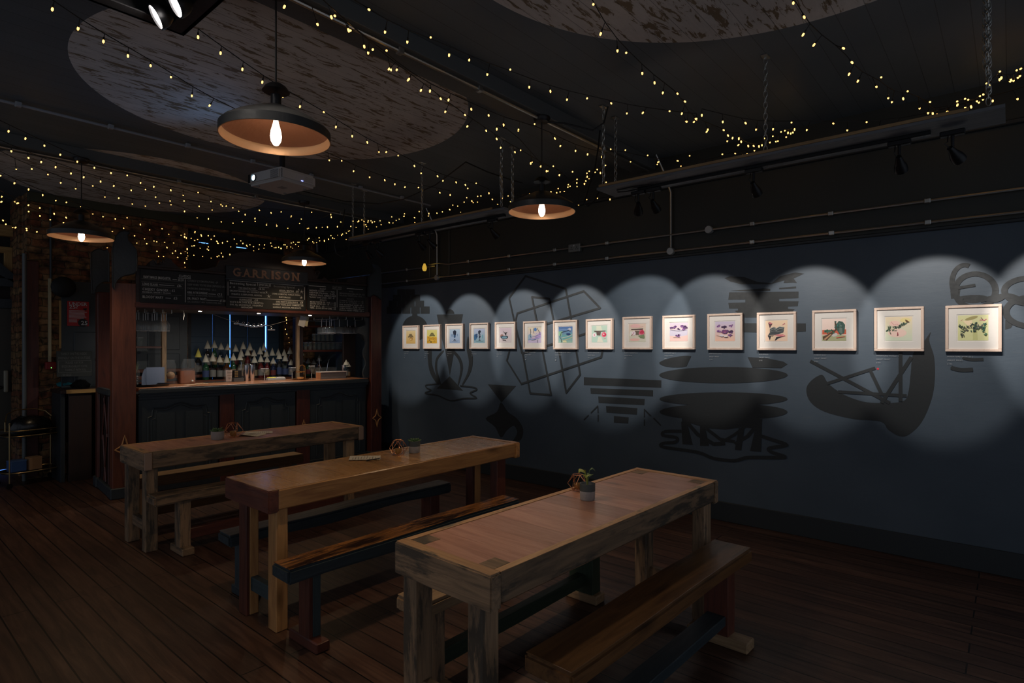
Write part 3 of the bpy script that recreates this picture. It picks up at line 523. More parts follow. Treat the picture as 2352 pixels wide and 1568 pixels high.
 gradient((214,212,160),(206,206,150))+[((160,150,96),E_(.45,.88,.22,.06,14,.3)),((236,214,176),[(.16,.78),(.48,.8),(.46,.56),(.3,.62)]),((190,190,130),[(.5,.02),(.66,.02),(.64,.4),(.5,.4)]),((196,90,120),L_([(.1,.78),(.16,.84)],.01)),((196,90,120),L_([(.72,.8),(.8,.8),(.88,.78),(.94,.84)],.03)),((70,50,60),L_([(.76,.9),(.82,.82)],.02)),((90,84,50),L_([(.08,.4),(.3,.5),(.6,.46),(.9,.5)],.012))]+foliage(.16,.46,.1,.18,41,[(50,74,56),(34,50,44),(90,100,66)],20)+foliage(.3,.48,.1,.1,42,[(110,104,84),(70,76,66)],12)+foliage(.52,.52,.1,.18,43,[(30,50,44),(50,84,66)],20)+foliage(.7,.56,.1,.1,44,[(90,84,96),(70,90,70)],12)+foliage(.88,.46,.05,.24,45,[(40,90,80),(60,110,80)],16)+foliage(.14,.22,.08,.05,46,[(50,60,50)],6),
]
PICS=[(924,960,748,801,'black pyramid above a golden ball on cream'),(971,1010,746,801,'black pyramid over swirling golden yellow ground'),(1022.5,1063,744,801,'dark blue crowned vase shape on pale blue'),(1078,1121,742,801,'curving dark blue column beside blue shapes'),(1136,1183,740,801,'dark fish-tail shape in a grey bowl on pink'),(1201,1252,738,802,'lilac and cream layers with dotted black lines'),(1270,1325,736,802,'blue sky over teal with a black zigzag line'),(1345,1406,733,802,'mint ground with a brown bar and two pink flowers'),(1429,1496,728,802,'brown bar, pink flower and green shade on beige'),(1521,1595,725,802,'three clusters of purple crystals on peach and lilac'),(1624,1705,721,803,'stacked tower of purple crystals on lilac'),(1738,1828,718,804,'grey waves and pink lips'),(1865,1966.5,713,805,'brown tree trunks with blue green leaves on pink'),(2007.5,2122,707,806,'green leafy sprigs and a small brown bird on cream'),(2171,2301,702,807,'dark leafy tangle with a pink bird on yellow green')]
XF=WX-.034
CAPT=[['COAL PYRAMID','INKJET PRINT','£95'],['GOLD HILL','INKJET PRINT','£95'],['FIGURE OF 3','INKJET PRINT','£95'],['STUDY NO 4','INKJET PRINT','£95'],['TAIL STUDY','INKJET PRINT','£95'],['LAYERS IN THE WATER','INKJET PRINT','£95'],['STREET WATER IN THE WATER','INKJET PRINT','£95'],['PLASTIC NARRATIVE 1','INKJET PRINT','£95'],['PLASTIC NARRATIVE 2','INKJET PRINT','£95'],['AMETHYST DAY 1','INKJET PRINT','£95'],['AMETHYST DAY 2','INKJET PRINT','£195'],['ACROPOLIS','INKJET PRINT','£195'],['FOREST BUG','INKJET PRINT','£195'],['MINIATURE WORLD 1','INKJET PRINT','£155'],['MINIATURE WORLD 2','INKJET PRINT','£195']]
CAPM=flat('pale_lettering',(.30,.31,.32,1),.6)
for n,(xl,xr,yt,yb,desc) in enumerate(PICS):
    a=onX(xl,yb,XF); b_=onX(xr,yb,XF); z1=onX(xl,yt,XF).z; z0=a.z
    w=a.y-b_.y; h=z1-z0; yc=(a.y+b_.y)/2; zc=(z0+z1)/2
    t=thing('framed_print','pale wood framed print with %s'%desc,'picture',(WX,yc,zc),group='framed prints in a row on the right wall')
    fw=.018
    q=B(); q.box(-.034,0,-w/2,w/2,h/2-fw,h/2,.002).box(-.034,0,-w/2,w/2,-h/2,-h/2+fw,.002).box(-.034,0,-w/2,-w/2+fw,-h/2+fw,h/2-fw,.002).box(-.034,0,w/2-fw,w/2,-h/2+fw,h/2-fw,.002)
    q.build('frame',FRAME,t)
    # mat board as a bevelled window mount
    if n<9: mx,my0,my1=.19,.21,.20
    elif n<12: mx,my0,my1=.20,.22,.2
    else: mx,my0,my1=.21,.22,.2
    iw=w-2*fw; ih=h-2*fw; aw=w*(1-2*mx); ax0=-aw/2; az0=-h/2+h*my0; az1=h/2-h*my1
    q=B(); q.box(-.022,-.018,-iw/2,iw/2,az1,ih/2).box(-.022,-.018,-iw/2,iw/2,-ih/2,az0).box(-.022,-.018,-iw/2,-aw/2,az0,az1).box(-.022,-.018,aw/2,iw/2,az0,az1)
    q.box(-.0185,-.0165,-aw/2-.004,aw/2+.004,az0-.004,az1+.004)
    mb_=q.build('mat_board',MATB,t)
    ly=[]
    m=.006
    for k,(col,P) in enumerate(ART[n]):
        P=[(min(max(x,0),1),min(max(y,0),1)) for x,y in P]
        X0=-.0190-.00012*k
        ly.append((tuple(col),(lambda P,X0:(lambda q:q.poly([(X0,aw/2-m-(aw-2*m)*x,az0+m+(az1-az0-2*m)*y) for x,y in P])))(P,X0)))
    multi('print',ly,mb_)
    B().box(-.0325,-.031,-iw/2,iw/2,-ih/2,ih/2).build('glazing',GLAZE,t)
    # hand lettered caption painted on the wall under the frame
    sz=.013; q=B()
    for k,tx in enumerate(CAPT[n]): q.text(tx,sz,(0,w/2-.01,-.02-.026*(k)),(0,-1,0),(0,0,1),ext=.0004,sp=1.15)
    if n in (0,1,5,6): q.poly([(-.0005,w/2-.016-.006*math.cos(a2),-.098+.006*math.sin(a2)) for a2 in [k*pi/4 for k in range(8)]])
    o=q.build('caption',CAPM,None,loc=(WX-.009,yc,z0-.02)); tag(o,'pale caption under the print with %s'%desc,'caption','captions under the framed prints')
    if n==13: tag(B().lathe([(0,0),(.008,.0),(.0075,.002),(0,.0022)],12,axis=(-1,0,0)).build('red_sticker',flat('red_dot',(.6,.03,.05,1),.5),loc=(WX,yc+w/2-.02,z0-.135)),'small red round sticker below the caption of the second picture from right','sticker')
# ================================================================== TRESTLE TABLES AND BENCHES
def K(name,c1,c2,**kw): return {a:wood(name,c1,c2,a,**kw) for a in 'XYZ'}
GREYW=K('weathered_oak',(.32,.195,.105,1),(.12,.078,.046,1),rough=.55,knots=.8,worn=(.075,.055,.036,1),wornamt=.45)
PINKT=K('pink_pine',(.52,.255,.165,1),(.36,.16,.10,1),rough=.34,knots=.7,coat=.25)
EDGET=K('amber_edge',(.56,.31,.14,1),(.34,.18,.08,1),rough=.4,knots=.6,worn=(.13,.10,.06,1),wornamt=.35)
PINE=K('amber_pine',(.52,.26,.09,1),(.3,.13,.045,1),rough=.38,knots=.9,coat=.15)
PINET=K('glossy_pine_top',(.46,.25,.10,1),(.3,.15,.06,1),rough=.26,knots=.8,coat=.4)
REDDK=K('mahogany',(.14,.042,.024,1),(.07,.021,.014,1),rough=.35,coat=.3,knots=.4)
BROWN=K('brown_stain',(.23,.105,.035,1),(.09,.038,.014,1),rough=.3,coat=.35,knots=.8)
BURNT=K('burnt_orange',(.50,.20,.055,1),(.035,.016,.01,1),rough=.25,coat=.5,knots=.8,worn=(.03,.014,.01,1),wornamt=.5)
NAVYW=K('navy_painted_wood',(.036,.052,.060,1),(.02,.029,.034,1),rough=.5,knots=.2,worn=(.12,.09,.06,1),wornamt=-.1)
TEALW=K('teal_painted_wood',(.05,.075,.078,1),(.03,.048,.05,1),rough=.5,knots=.2)
GRNW=K('green_painted_wood',(.035,.055,.03,1),(.02,.035,.02,1),rough=.5,knots=.2)
GRYT=K('worn_grey_top',(.2,.16,.13,1),(.07,.055,.05,1),rough=.45,knots=.7)
TANW=K('tan_oak',(.42,.27,.14,1),(.22,.13,.07,1),rough=.5,knots=.6)
GRAIN=flat('sawn_end_grain',(.34,.22,.15,1),.7,bump=.2)
def table(label,x0,x1,y0,y1,zt,ap,side,topw,edge,endm,legm,lx,rz=0,legs=None,strm=None,patch=None,ew=.05,bev=.006,grain=False):
    cx,cy=(x0+x1)/2,(y0+y1)/2; t=thing('refectory_table',label,'table',(cx,cy,0),rz,'refectory tables in the middle of the room')
    hx,hy=(x1-x0)/2,(y1-y0)/2
    q=B(); n=int(round((x1-x0-2*ew)/.155)); w=(2*hx-2*ew)/n
    for i in range(n): q.box(-hx+ew+i*w+.0006,-hx+ew+(i+1)*w-.0006,-hy+ew*.7,hy-ew*.7,zt-.03,zt-.001)
    q.build('tabletop_boards',topw['Y'],t)
    for sgn in (-1,1):
        q=B(); yo=(-hy,-hy+ew*.7) if sgn<0 else (hy-ew*.7,hy); q.box(-hx+ew,hx-ew,yo[0],yo[1],zt-ap,zt,bev,.0012,cuts=14); q.build('side_rail',side['X'],t)
    for sgn in (-1,1):
        q=B(); xo=(-hx,-hx+ew) if sgn<0 else (hx-ew,hx); q.box(xo[0],xo[1],-hy,hy,zt-ap-.012,zt+.001,min(bev,.006),.0008,cuts=5,seg=2); q.build('end_rail',(side if (sgn>0 and endm is REDDK) else endm)['Y'],t)
    # thin worn top edging strips so the frame reads lighter from above
    q=B(); e=.004
    for a_,b_ in ((-hy+.005,-hy+ew*.7-.002),(hy-ew*.7+.002,hy-.005)): B().box(-hx+ew,hx-ew,a_,b_,zt-.001,zt+.0012).build('edge_strip',edge['X'],t)
    for a_,b_ in ((-hx+.006,-hx+ew-.003),(hx-ew+.003,hx-.006)): B().box(a_,b_,-hy+.006,hy-.006,zt-.003,zt+.0024,.001).build('edge_strip',edge['Y'],t)
    if grain:
        for a_ in (-hx+ew*.5,hx-ew*.5): B().box(a_-ew*.5+.004,a_+ew*.5-.002,-hy-.006,-hy+.01,zt-ap-.008,zt-.004,.004).build('end_grain',GRAIN,t)
    if patch:
        for px,py in ((-hx+ew+.045,hy-ew*.7-.04),(-hx+ew+.045,-hy+ew*.7+.04),(hx-ew-.05,hy-ew*.7-.045),(hx-ew-.05,-hy+ew*.7+.045)):
            B().box(px-.042,px+.042,py-.038,py+.038,zt-.004,zt+.0003,.001).build('inset_patch',patch['Y'],t)
    for (lx0,lx1,ly0,ly1,m) in legs:
        if m=='two':   # red outer face glued to a pale leg
            B().box(lx0-cx+(lx1-lx0)*.3,lx1-cx,ly0-cy,ly1-cy,0,zt-ap+.01,.004,.001,cuts=4).build('leg',PINE['Z'],t)
            B().box(lx0-cx,lx0-cx+(lx1-lx0)*.3,ly0-cy,ly1-cy,0,zt-ap+.01,.004).build('leg_facing',REDDK['Z'],t)
        else: B().box(lx0-cx,lx1-cx,ly0-cy,ly1-cy,0,zt-ap+.01,.005,.0012,cuts=4).build('leg',m['Z'],t)
    for a,b2 in ((0,1),(2,3)):
        L0,L1=legs[a],legs[b2]; B().box((L0[0]+L0[1])/2-.022-cx,(L0[0]+L0[1])/2+.022-cx,L0[3]-.01-cy,L1[2]+.01-cy,.14,.22,.004).build('stretcher',(strm or side)['Y'],t)
    return t
T1=table('nearest reclaimed wood table with pinkish board top and square insets',1.448,3.335,1.305,1.84,.78,.115,GREYW,PINKT,EDGET,GREYW,GREYW,0,math.radians(-1.5),
  [(1.50,1.59,1.40,1.475,GREYW),(1.49,1.58,1.76,1.84,GREYW),(3.19,3.28,1.325,1.40,GREYW),(3.17,3.26,1.68,1.76,GREYW)],patch=GREYW,ew=.055,bev=.010)
T2=table('middle table of glossy amber pine with dark knots',1.507,3.60,3.0,3.53,.78,.11,PINE,PINET,PINET,REDDK,PINE,0,0,
  [(1.56,1.63,3.02,3.11,PINE),(1.545,1.62,3.34,3.43,'two'),(3.36,3.46,3.03,3.11,REDDK),(3.44,3.54,3.38,3.46,'two')],strm=TEALW,ew=.06)
T3=table('farthest table of weathered grey wood, in front of the bar',1.505,3.45,4.91,5.46,.755,.125,GREYW,PINKT,EDGET,GREYW,GREYW,0,0,
  [(1.525,1.61,4.93,5.01,GREYW),(1.515,1.60,5.30,5.38,GREYW),(3.28,3.37,4.95,5.02,TANW),(3.29,3.38,5.30,5.38,TANW)],ew=.06,grain=True)
def bench(label,x0,x1,y0,y1,zt,th,top,body,legm,footm,lx,rz=0,stretch=None,legw=.09,foot=True,wob=.004,plank=False,lap=.02):
    cx,cy=(x0+x1)/2,(y0+y1)/2; hx,hy=(x1-x0)/2,(y1-y0)/2
    t=thing('wooden_bench',label,'bench',(cx,cy,0),rz,'benches beside the tables')
    q=B(); q.box(-hx,hx,-hy,hy,zt-th,zt-.003,.012,0,cuts=16,seg=2)
    for v in q.bm.verts: v.co.z+=wob*math.sin(v.co.x*6+v.co.y*9)*(1 if v.co.z<zt-th*.6 else .25); v.co.y+=wob*.6*math.sin(v.co.x*5+1)
    q.build('seat',body['X'],t)
    q=B(); q.box(-hx+.008,hx-.008,-hy+.008,hy-.008,zt-.004,zt+.0015,.0015,0,cuts=16)
    for v in q.bm.verts: v.co.z+=wob*.25*math.sin(v.co.x*6+v.co.y*9); v.co.y+=wob*.6*math.sin(v.co.x*5+1)
    q.build('seat_top',top['X'],t)
    for k,(a,b2,ly0,ly1) in enumerate(lx):
        m=legm[k] if isinstance(legm,list) else legm
        if isinstance(m,tuple):
            B().box(a-cx,a+(b2-a)*.35-cx,ly0-cy,ly1-cy,.05,zt-th+.004,.003).build('leg',m[0]['Z'],t); B().box(a+(b2-a)*.35-cx,b2-cx,ly0-cy,ly1-cy,.05,zt-th+.004,.003).build('leg',m[1]['Z'],t)
        else: B().box(a-cx,b2-cx,ly0-cy,ly1-cy,.05 if foot else 0,zt-th+.004,.004,.001,cuts=3).build('leg',m['Z'],t)
        if foot: 
            fm=footm[k] if isinstance(footm,list) else footm
            B().box(a-cx-.004,b2-cx+.004,-hy-lap,hy+lap,0,.055,.006,.001).build('foot',fm['Y'],t)
    if stretch:
        z,w,h,m=stretch; xs=[(l[0]+l[1])/2 for l in lx]; B().box(min(xs)-cx,max(xs)-cx,-w/2,w/2,z,z+h,.004,.001,cuts=8).build('stretcher',m['X'],t)
    return t
bench('nearest bench with glossy brown plank seat, in front of the nearest table',1.585,3.215,1.075,1.29,.475,.075,BROWN,BROWN,[TANW,REDDK],TANW,[(1.66,1.74,1.12,1.25),(3.0,3.09,1.12,1.25)],math.radians(-1.5),(.11,.10,.05,NAVYW),lap=.055)
bench('tan bench with dark green leg tucked behind the nearest table',1.63,3.14,1.90,2.085,.45,.07,TANW,TANW,[GREYW,GRNW],TANW,[(1.72,1.80,1.94,2.04),(2.97,3.06,1.91,2.08)],0,(.10,.06,.07,GRNW))
bench('burnt orange topped bench with navy sides in front of the middle table',1.46,3.24,2.70,2.875,.45,.08,BURNT,NAVYW,[(REDDK,TEALW),(REDDK,TEALW)],[REDDK,REDDK],[(1.585,1.655,2.73,2.83),(3.05,3.12,2.73,2.83)],0,None,wob=.006,lap=.05)
bench('navy bench with worn grey top behind the middle table',1.545,3.37,3.555,3.72,.415,.075,GRYT,NAVYW,[NAVYW,REDDK],NAVYW,[(1.64,1.73,3.58,3.70),(3.16,3.26,3.58,3.70)],0,None,wob=.009)
bench('weathered bench with dark worn edge in front of the farthest table',1.50,3.32,4.66,4.84,.465,.07,GREYW,GREYW,GREYW,GREYW,[(1.675,1.755,4.69,4.79),(3.1,3.18,4.69,4.79)],0,(.09,.05,.08,REDDK),lap=.03)
bench('tan topped bench between the farthest table and the bar',1.60,3.14,5.50,5.70,.45,.09,TANW,BROWN,BROWN,GREYW,[(1.70,1.78,5.54,5.66),(2.95,3.03,5.54,5.66)],0,(.1,.05,.07,BROWN))
# ================================================================== ON THE TABLES
POT=flat('concrete_pot',(.34,.31,.28,1),.8,bump=.3,bscale=60); POTD=flat('dark_glazed_band',(.06,.07,.065,1),.5); SOIL=flat('potting_soil',(.03,.02,.013,1),.9,bump=.6)
LEAF=flat('succulent_green',(.08,.15,.05,1),.5,bump=.2); LEAF2=flat('yellow_green_leaf',(.30,.33,.06,1),.5,bump=.2)
def pot(label,x,y,z,r,h,kind,seed=1):
    q=random.Random(seed); t=thing('potted_plant',label,'plant',(x,y,z),q.uniform(0,3),'potted plants on the tables')
    B().lathe([(0,0),(r*.9,0),(r*.96,.004),(r,h*.55),(r,h),(r*.88,h),(r*.86,h*.7)],28).build('pot',POT,t,True)
    if kind!='pale': B().lathe([(r*1.003,h*.55),(r*1.005,h*.56),(r*1.005,h*.998),(r*.99,h*1.004),(r*.86,h*1.003)],28).build('glaze_band',POTD,t,True)
    B().lathe([(0,h*.8),(r*.87,h*.8)],20).build('soil',SOIL,t)
    n=0
    if kind=='leafy':
        for k,(a,l,dr) in enumerate(((2.9,.085,.03),(2.2,.075,.05),(1.0,.06,.035),(4.6,.05,.05),(5.6,.06,.02))):
            q2=B(); base=Vector((0,0,h*.8)); tip=Vector((math.cos(a)*l*.8,math.sin(a)*l*.8,h+dr+.012)); mid=Vector((math.cos(a)*l*.2,math.sin(a)*l*.2,h+dr*1.1+.01))
            q2.tube([base,mid*.7+Vector((0,0,h*.25)),mid],.0022,6); side=Vector((-math.sin(a),math.cos(a),0)); W=.019
            ring=[]
            for i in range(9):
                t_=i/8; c=mid.lerp(tip,t_)+Vector((0,0,.012*math.sin(pi*t_))); w=W*math.sin(pi*min(.98,t_+.04))**.7; ring.append((q2.bm.verts.new(c-side*w),q2.bm.verts.new(c+Vector((0,0,-.004))),q2.bm.verts.new(c+side*w)))
            for A,D in zip(ring,ring[1:]): q2.bm.faces.new((A[0],A[1],D[1],D[0])); q2.bm.faces.new((A[1],A[2],D[2],D[1]))
            q2.build('leaf',LEAF2 if k<3 else LEAF,t,True)
    else:
        for lay,(cnt,l,el) in enumerate(((9,r*1.15,.35),(8,r*.95,.8),(5,r*.7,1.2))):
            for k in range(cnt):
                a=2*pi*k/cnt+lay*.4+q.uniform(-.1,.1); d=Vector((math.cos(a)*math.cos(el),math.sin(a)*math.cos(el),math.sin(el))); b0=Vector((0,0,h*.85)); ll=l*q.uniform(.85,1.2)
                B().tube([b0+d*ll*f for f in (0,.3,.65,.9,1)],[.002,.0062,.0075,.004,.0008],6).build('leaf',LEAF,t,True)
    return t
AMBG=flat('amber_glass_votive',(.33,.17,.05,1),.15,coat=.5); CLG=glassy('clear_glass',(.96,.97,.97,1),.03,1.5)
def holder(label,x,y,z,S,rz,lit=False):
    t=thing('geometric_candle_holder',label,'candle holder',(x,y,z),rz,'wire candle holders on the tables')
    r0,r1,r2=S*.30,S*.52,S*.27; h0,h1,h2=.003,S*.36,S*.80; N=5
    ra=[Vector((r0*math.cos(2*pi*k/N),r0*math.sin(2*pi*k/N),h0)) for k in range(N)]
    rb=[Vector((r1*math.cos(2*pi*(k+.5)/N),r1*math.sin(2*pi*(k+.5)/N),h1)) for k in range(N)]
    rc=[Vector((r2*math.cos(2*pi*k/N),r2*math.sin(2*pi*k/N),h2)) for k in range(N)]
    q=B(); w=.0016
    for k in range(N):
        for a,b2 in ((ra[k],ra[(k+1)%N]),(rc[k],rc[(k+1)%N]),(ra[k],rb[k]),(ra[k],rb[k-1]),(rc[k],rb[k]),(rc[k],rb[k-1])): q.tube([a,b2],w,6)
    q.build('wire_cage',COPPER,t,True)
    B().lathe([(0,.005),(.011*S/.1,.006),(.018*S/.1,.016*S/.1),(.019*S/.1,.034*S/.1),(.017*S/.1,.035*S/.1),(.014*S/.1,.013)],20).build('votive_cup',AMBG,t,True)
    B().cyl((0,0,.012),(0,0,.026*S/.1),.012*S/.1,n=16).build('candle',flat('ivory_wax',(.6,.5,.3,1),.5),t,True)
PAPER=flat('menu_paper',(.62,.56,.47,1),.7)
INK=flat('printed_ink',(.05,.05,.05,1),.6)
def sheet(label,x,y,z,w,l,rz,curl=.004,name='paper_menu',lines=9):
    t=thing(name,label,'menu',(x,y,z),rz)
    q=B(); n=8; g=[[q.bm.verts.new((-w/2+w*i/n,-l/2+l*j/n,.0012+curl*((i/n-.5)**2*4)*(j/n))) for j in range(n+1)] for i in range(n+1)]
    for i in range(n):
        for j in range(n): q.bm.faces.new((g[i][j],g[i+1][j],g[i+1][j+1],g[i][j+1]))
    o=q.build('sheet',PAPER,t,True)
    q=B()
    for k in range(lines): 
        yy=l/2-l*(k+1.3)/(lines+2); q.box(-w*.36,w*(.1+.26*R.random()),yy-.0012,yy+.0012,.0018+curl*.55,.0022+curl*.55)
    q.build('printed_lines',INK,t)
    return t
p=onZ(1357,1148,.78); pot('two-tone concrete pot with yellow-green leaves on the nearest table',p.x,p.y+.02,.78,.039,.082,'leafy',3)
p=onZ(1349,1128,.78); holder('copper wire candle holder half hidden behind the pot on the nearest table',p.x-.01,p.y+.055,.78,.105,.4)
p=onZ(954,1039,.78); pot('two-tone concrete pot with spiky succulent on the middle table',p.x,p.y+.01,.78,.041,.085,'succ',4)
p=onZ(919,1045,.78); holder('open copper wire candle holder beside the pot on the middle table',p.x,p.y+.02,.78,.13,.2)
p=onZ(838,1052,.78); sheet('pale paper menu lying on the middle table under a pen',p.x,p.y+.0,.78,.15,.21,.9)
q=thing('ballpoint_pen','black and silver pen lying on the menu on the middle table','pen',tuple(onZ(858,1056,.786)),-.05)
B().cyl((-.055,0,.004),(.045,0,.004),.0042,n=12).build('barrel',BLACK,q,True); B().cyl((.045,0,.004),(.062,0,.004),.004,.0008,12).build('tip',CHROME,q,True); B().box(-.05,-.012,-.0012,.0012,.008,.0098).build('pocket_clip',CHROME,q)
p=onZ(502,1009,.755); pot('pale grey pot with trailing succulent on the farthest table',p.x,p.y+.02,.755,.052,.07,'pale',5)
p=onZ(538,1004,.755); holder('copper wire candle holder with amber glass on the farthest table',p.x,p.y+.02,.755,.155,.1)
p=onZ(578,999,.755); sheet('folded paper menu on the farthest table, next to the candle holder',p.x,p.y,.755,.16,.2,.6,.02)
p=onZ(605,995,.755); sheet('flat paper menu on the farthest table, right of the folded one',p.x,p.y+.05,.756,.15,.2,1.1,.006)
# ================================================================== PENDANT LAMPS
COPI=flat('copper_inner_enamel',(.34,.15,.085,1),.42,.35,bump=.6,bscale=18)
SHO=flat('dark_enamel_outside',(.05,.05,.048,1),.38,.4,bump=.1)
BULB=emit('lit_filament_glass',(1,.80,.62,1),13)
def pendant(label,x,y,ztop,zr,first=None):
    t=thing('pendant_lamp',label,'pendant lamp',(x,y,zr),0,'enamel pendant lamps')
    Rr=.248
    B().lathe([(.03,.135),(.06,.128),(.12,.10),(.185,.068),(.235,.036),(Rr,.022),(Rr,-.018),(Rr-.004,-.018)],56).build('shade',SHO,t,True)
    sh=B().lathe([(.028,.128),(.06,.121),(.12,.093),(.183,.061),(.230,.030),(.236,.022)],56).build('shade_lining',COPI,t,True); B().lathe([(.236,.022),(.2435,.012),(.2445,-.0185),(Rr+.0005,-.0185)],56).build('rim_lining',flat('lit_copper_rim',(.72,.44,.24,1),.35,.3,bump=.1),t,True)  # paler copper on the lip puts direct bulb light into its colour
    B().cyl((0,0,.11),(0,0,.19),.024,n=20).build('lamp_holder',BLACK,t,True)
    B().lathe([(.062,.205),(.05,.225),(.03,.24),(.012,.245)],24,cap0=True).build('holder_cap',BLACK,t,True)
    B().tube([(0,0,.2),(0,0,ztop-zr-.02)],.0045,8).build('cord',CABLE,t,True)
    B().lathe([(0,ztop-zr-.04),(.05,ztop-zr-.035),(.062,ztop-zr-.015),(.062,ztop-zr)],28,cap1=True).build('ceiling_rose',BLACK,t,True)
    bg=B().lathe([(0,-.062),(.012,-.058),(.026,-.04),(.032,-.012),(.029,.02),(.018,.058),(.0135,.085),(.0135,.1)],24).build('bulb',glassy('bulb_glass',(1,.97,.92,1),.03,1.4),t,True)
    B().lathe([(0,-.052),(.012,-.047),(.022,-.03),(.026,-.008),(.023,.018),(.013,.055),(.007,.085)],16).build('filament',BULB,bg,True)
    l=bpy.data.lights.new('table_fill_spot','SPOT'); l.spot_size=math.radians(135); l.spot_blend=1; l.energy=TABLE_FILL_W; l.color=(1,.72,.42); l.shadow_soft_size=.02; lo=bpy.data.objects.new('table_fill_spot',l); C.objects.link(lo); lo.parent=t; lo.location=(0,0,-.075)  # added downward spot below the bulb, fills the tables and misses the shade
    l2=bpy.data.lights.new('bulb_glow','POINT'); l2.energy=2.0; l2.color=(1,.72,.42); l2.shadow_soft_size=.012; lo=bpy.data.objects.new('bulb_glow',l2); C.objects.link(lo); lo.parent=t; lo.location=(0,0,-.0)
    return t
TABLE_FILL_W=22
p=onZ(650,300,2.56)
pendant('large looking pendant lamp hanging nearest the camera, with copper lined shade',p.x,2.64,3.25,2.555)
pendant('pendant lamp hanging between the two long track boards',3.42,2.64,3.25,2.565)
pendant('pendant lamp at far left in front of the brick wall',1.46,6.38,3.25,2.55)
pendant('pendant lamp hanging in front of the bar sign',3.60,6.30,3.25,2.545)
# swagged cable from the middle pendant's rose
tag(B().tube([(3.44,2.64,3.225),(3.52,2.5,3.20),(3.68,2.36,3.16),(3.74,2.3,3.22),(3.76,2.28,3.34)],.006,8).build('swag_cable',CABLE,smooth=True),'black cable sagging from the middle pendant rose to the chain on its right','cable')
# ================================================================== TRACK BOARDS, CHAINS, SPOTLIGHTS
PLY=wood('ply_edge',(.30,.19,.08,1),(.2,.12,.05,1),'Y',.5,knots=0); BRD=wood('grey_board',(.13,.135,.145,1),(.085,.09,.1,1),'Y',.55,island=.05,knots=.05)
XT0,XT1,ZT=3.745,4.02,2.73
def track(label,y0,y1,ty0,ty1):
    t=thing('track_board',label,'lighting board',((XT0+XT1)/2,(y0+y1)/2,ZT)); hw=(XT1-XT0)/2; hl=(y1-y0)/2; cy=(y0+y1)/2
    B().box(-hw,hw,-hl,hl,0,.018,.001,cuts=6).build('board',BRD,t)
    B().box(-hw-.004,-hw+.01,-hl+.14,hl-.02,.018,.036,.001).build('edge_batten',PLY,t)
    B().box(-.005,.03,ty0-cy,ty1-cy,-.022,0,.003).build('lighting_track',BLACK,t)
    B().box(.0,.025,ty0-cy,ty1-cy,-.023,-.0215).build('track_groove',flat('track_steel',(.18,.18,.18,1),.3,.8),t)
    B().tube([(.01,ty1-cy,-.008),(.01,ty1-cy+.1,-.01),(-.02,ty1-cy+.16,-.01),(-.06,ty1-cy+.14,-.008),(-.06,ty1-cy+.02,-.006),(-.02,ty1-cy-.12,-.004)],.005,6).build('feed_cable',CABLE,t,True)
track('long grey track board hung on chains at upper right',.02,2.37,.33,2.10)
track('second grey track board hung on chains, nearer the bar',3.30,5.62,3.42,5.55)
def chain(label,x,y,z0,z1,strands=1,wob=.0):
    t=thing('hanging_chain',label,'chain',(x,y,z1),0,'chains holding the track boards')
    for k in range(strands):
        q=B(); L=.046; n=int((z1-z0-.02)/(L*.74)); ox=(k-(strands-1)/2)*.022*(1 if strands>1 else 0); oy=.013*((k%2)-.5)*(strands>1)
        cut=0 if k==0 else R.uniform(0,.35)*(n)
        for i in range(int(n-cut)):
            zc=-.03-i*L*.74; wx=ox+wob*math.sin(i*.5+k); pts=[]
            for j in range(10):
                a=2*pi*j/10; px=.0105*math.cos(a); pz=L/2*math.sin(a)*.98; pts.append((wx+px,oy,zc+pz) if i%2 else (wx,oy+px,zc+pz))
            q.tube(pts,.0027,5,closed=True)
        q.build('strand',STEEL,t,True)
    B().box(-.035,.035,-.02,.02,-.008,0,.002).build('ceiling_plate',STEEL,t)
    B().tube([(0,0,-.008),(0,.0,-.02)],.005,6).build('eye',STEEL,t,True)
yA=onX(1757,345,XT0).y
chain('single steel chain at the middle of the long track board',XT0+.01,yA,ZT+.02,ZC)
chain('bunched steel chains at the right end of the long track board',XT0+.03,.09,ZT+.02,ZC,4,.003)
chain('doubled steel chain at the far end of the long track board, left one',XT0+.01,onX(1384,436,XT0).y,ZT+.02,ZC,2,.004)
chain('single steel chain at the far end of the long track board, right one',XT1-.02,onX(1417,414,XT1).y,ZT+.02,ZC)
chain('steel chain at the near end of the second track board, left one',XT0+.01,onX(1150,478,XT0).y-.0,ZT+.02,ZC,2,.005)
chain('steel chain at the near end of the second track board, right one',XT1-.03,onX(1186,478,XT1).y+.02,ZT+.02,ZC,2,.003)
chain('steel chain at the middle of the second track board',XT0+.01,onX(968,505,XT0).y,ZT+.02,ZC)
chain('steel chain at the far end of the second track board, left one',XT0+.01,onX(797,545,XT0).y-.1,ZT+.02,ZC)
chain('steel chain at the far end of the second track board, right one',XT1-.02,onX(834,530,XT1).y-.05,ZT+.02,ZC)
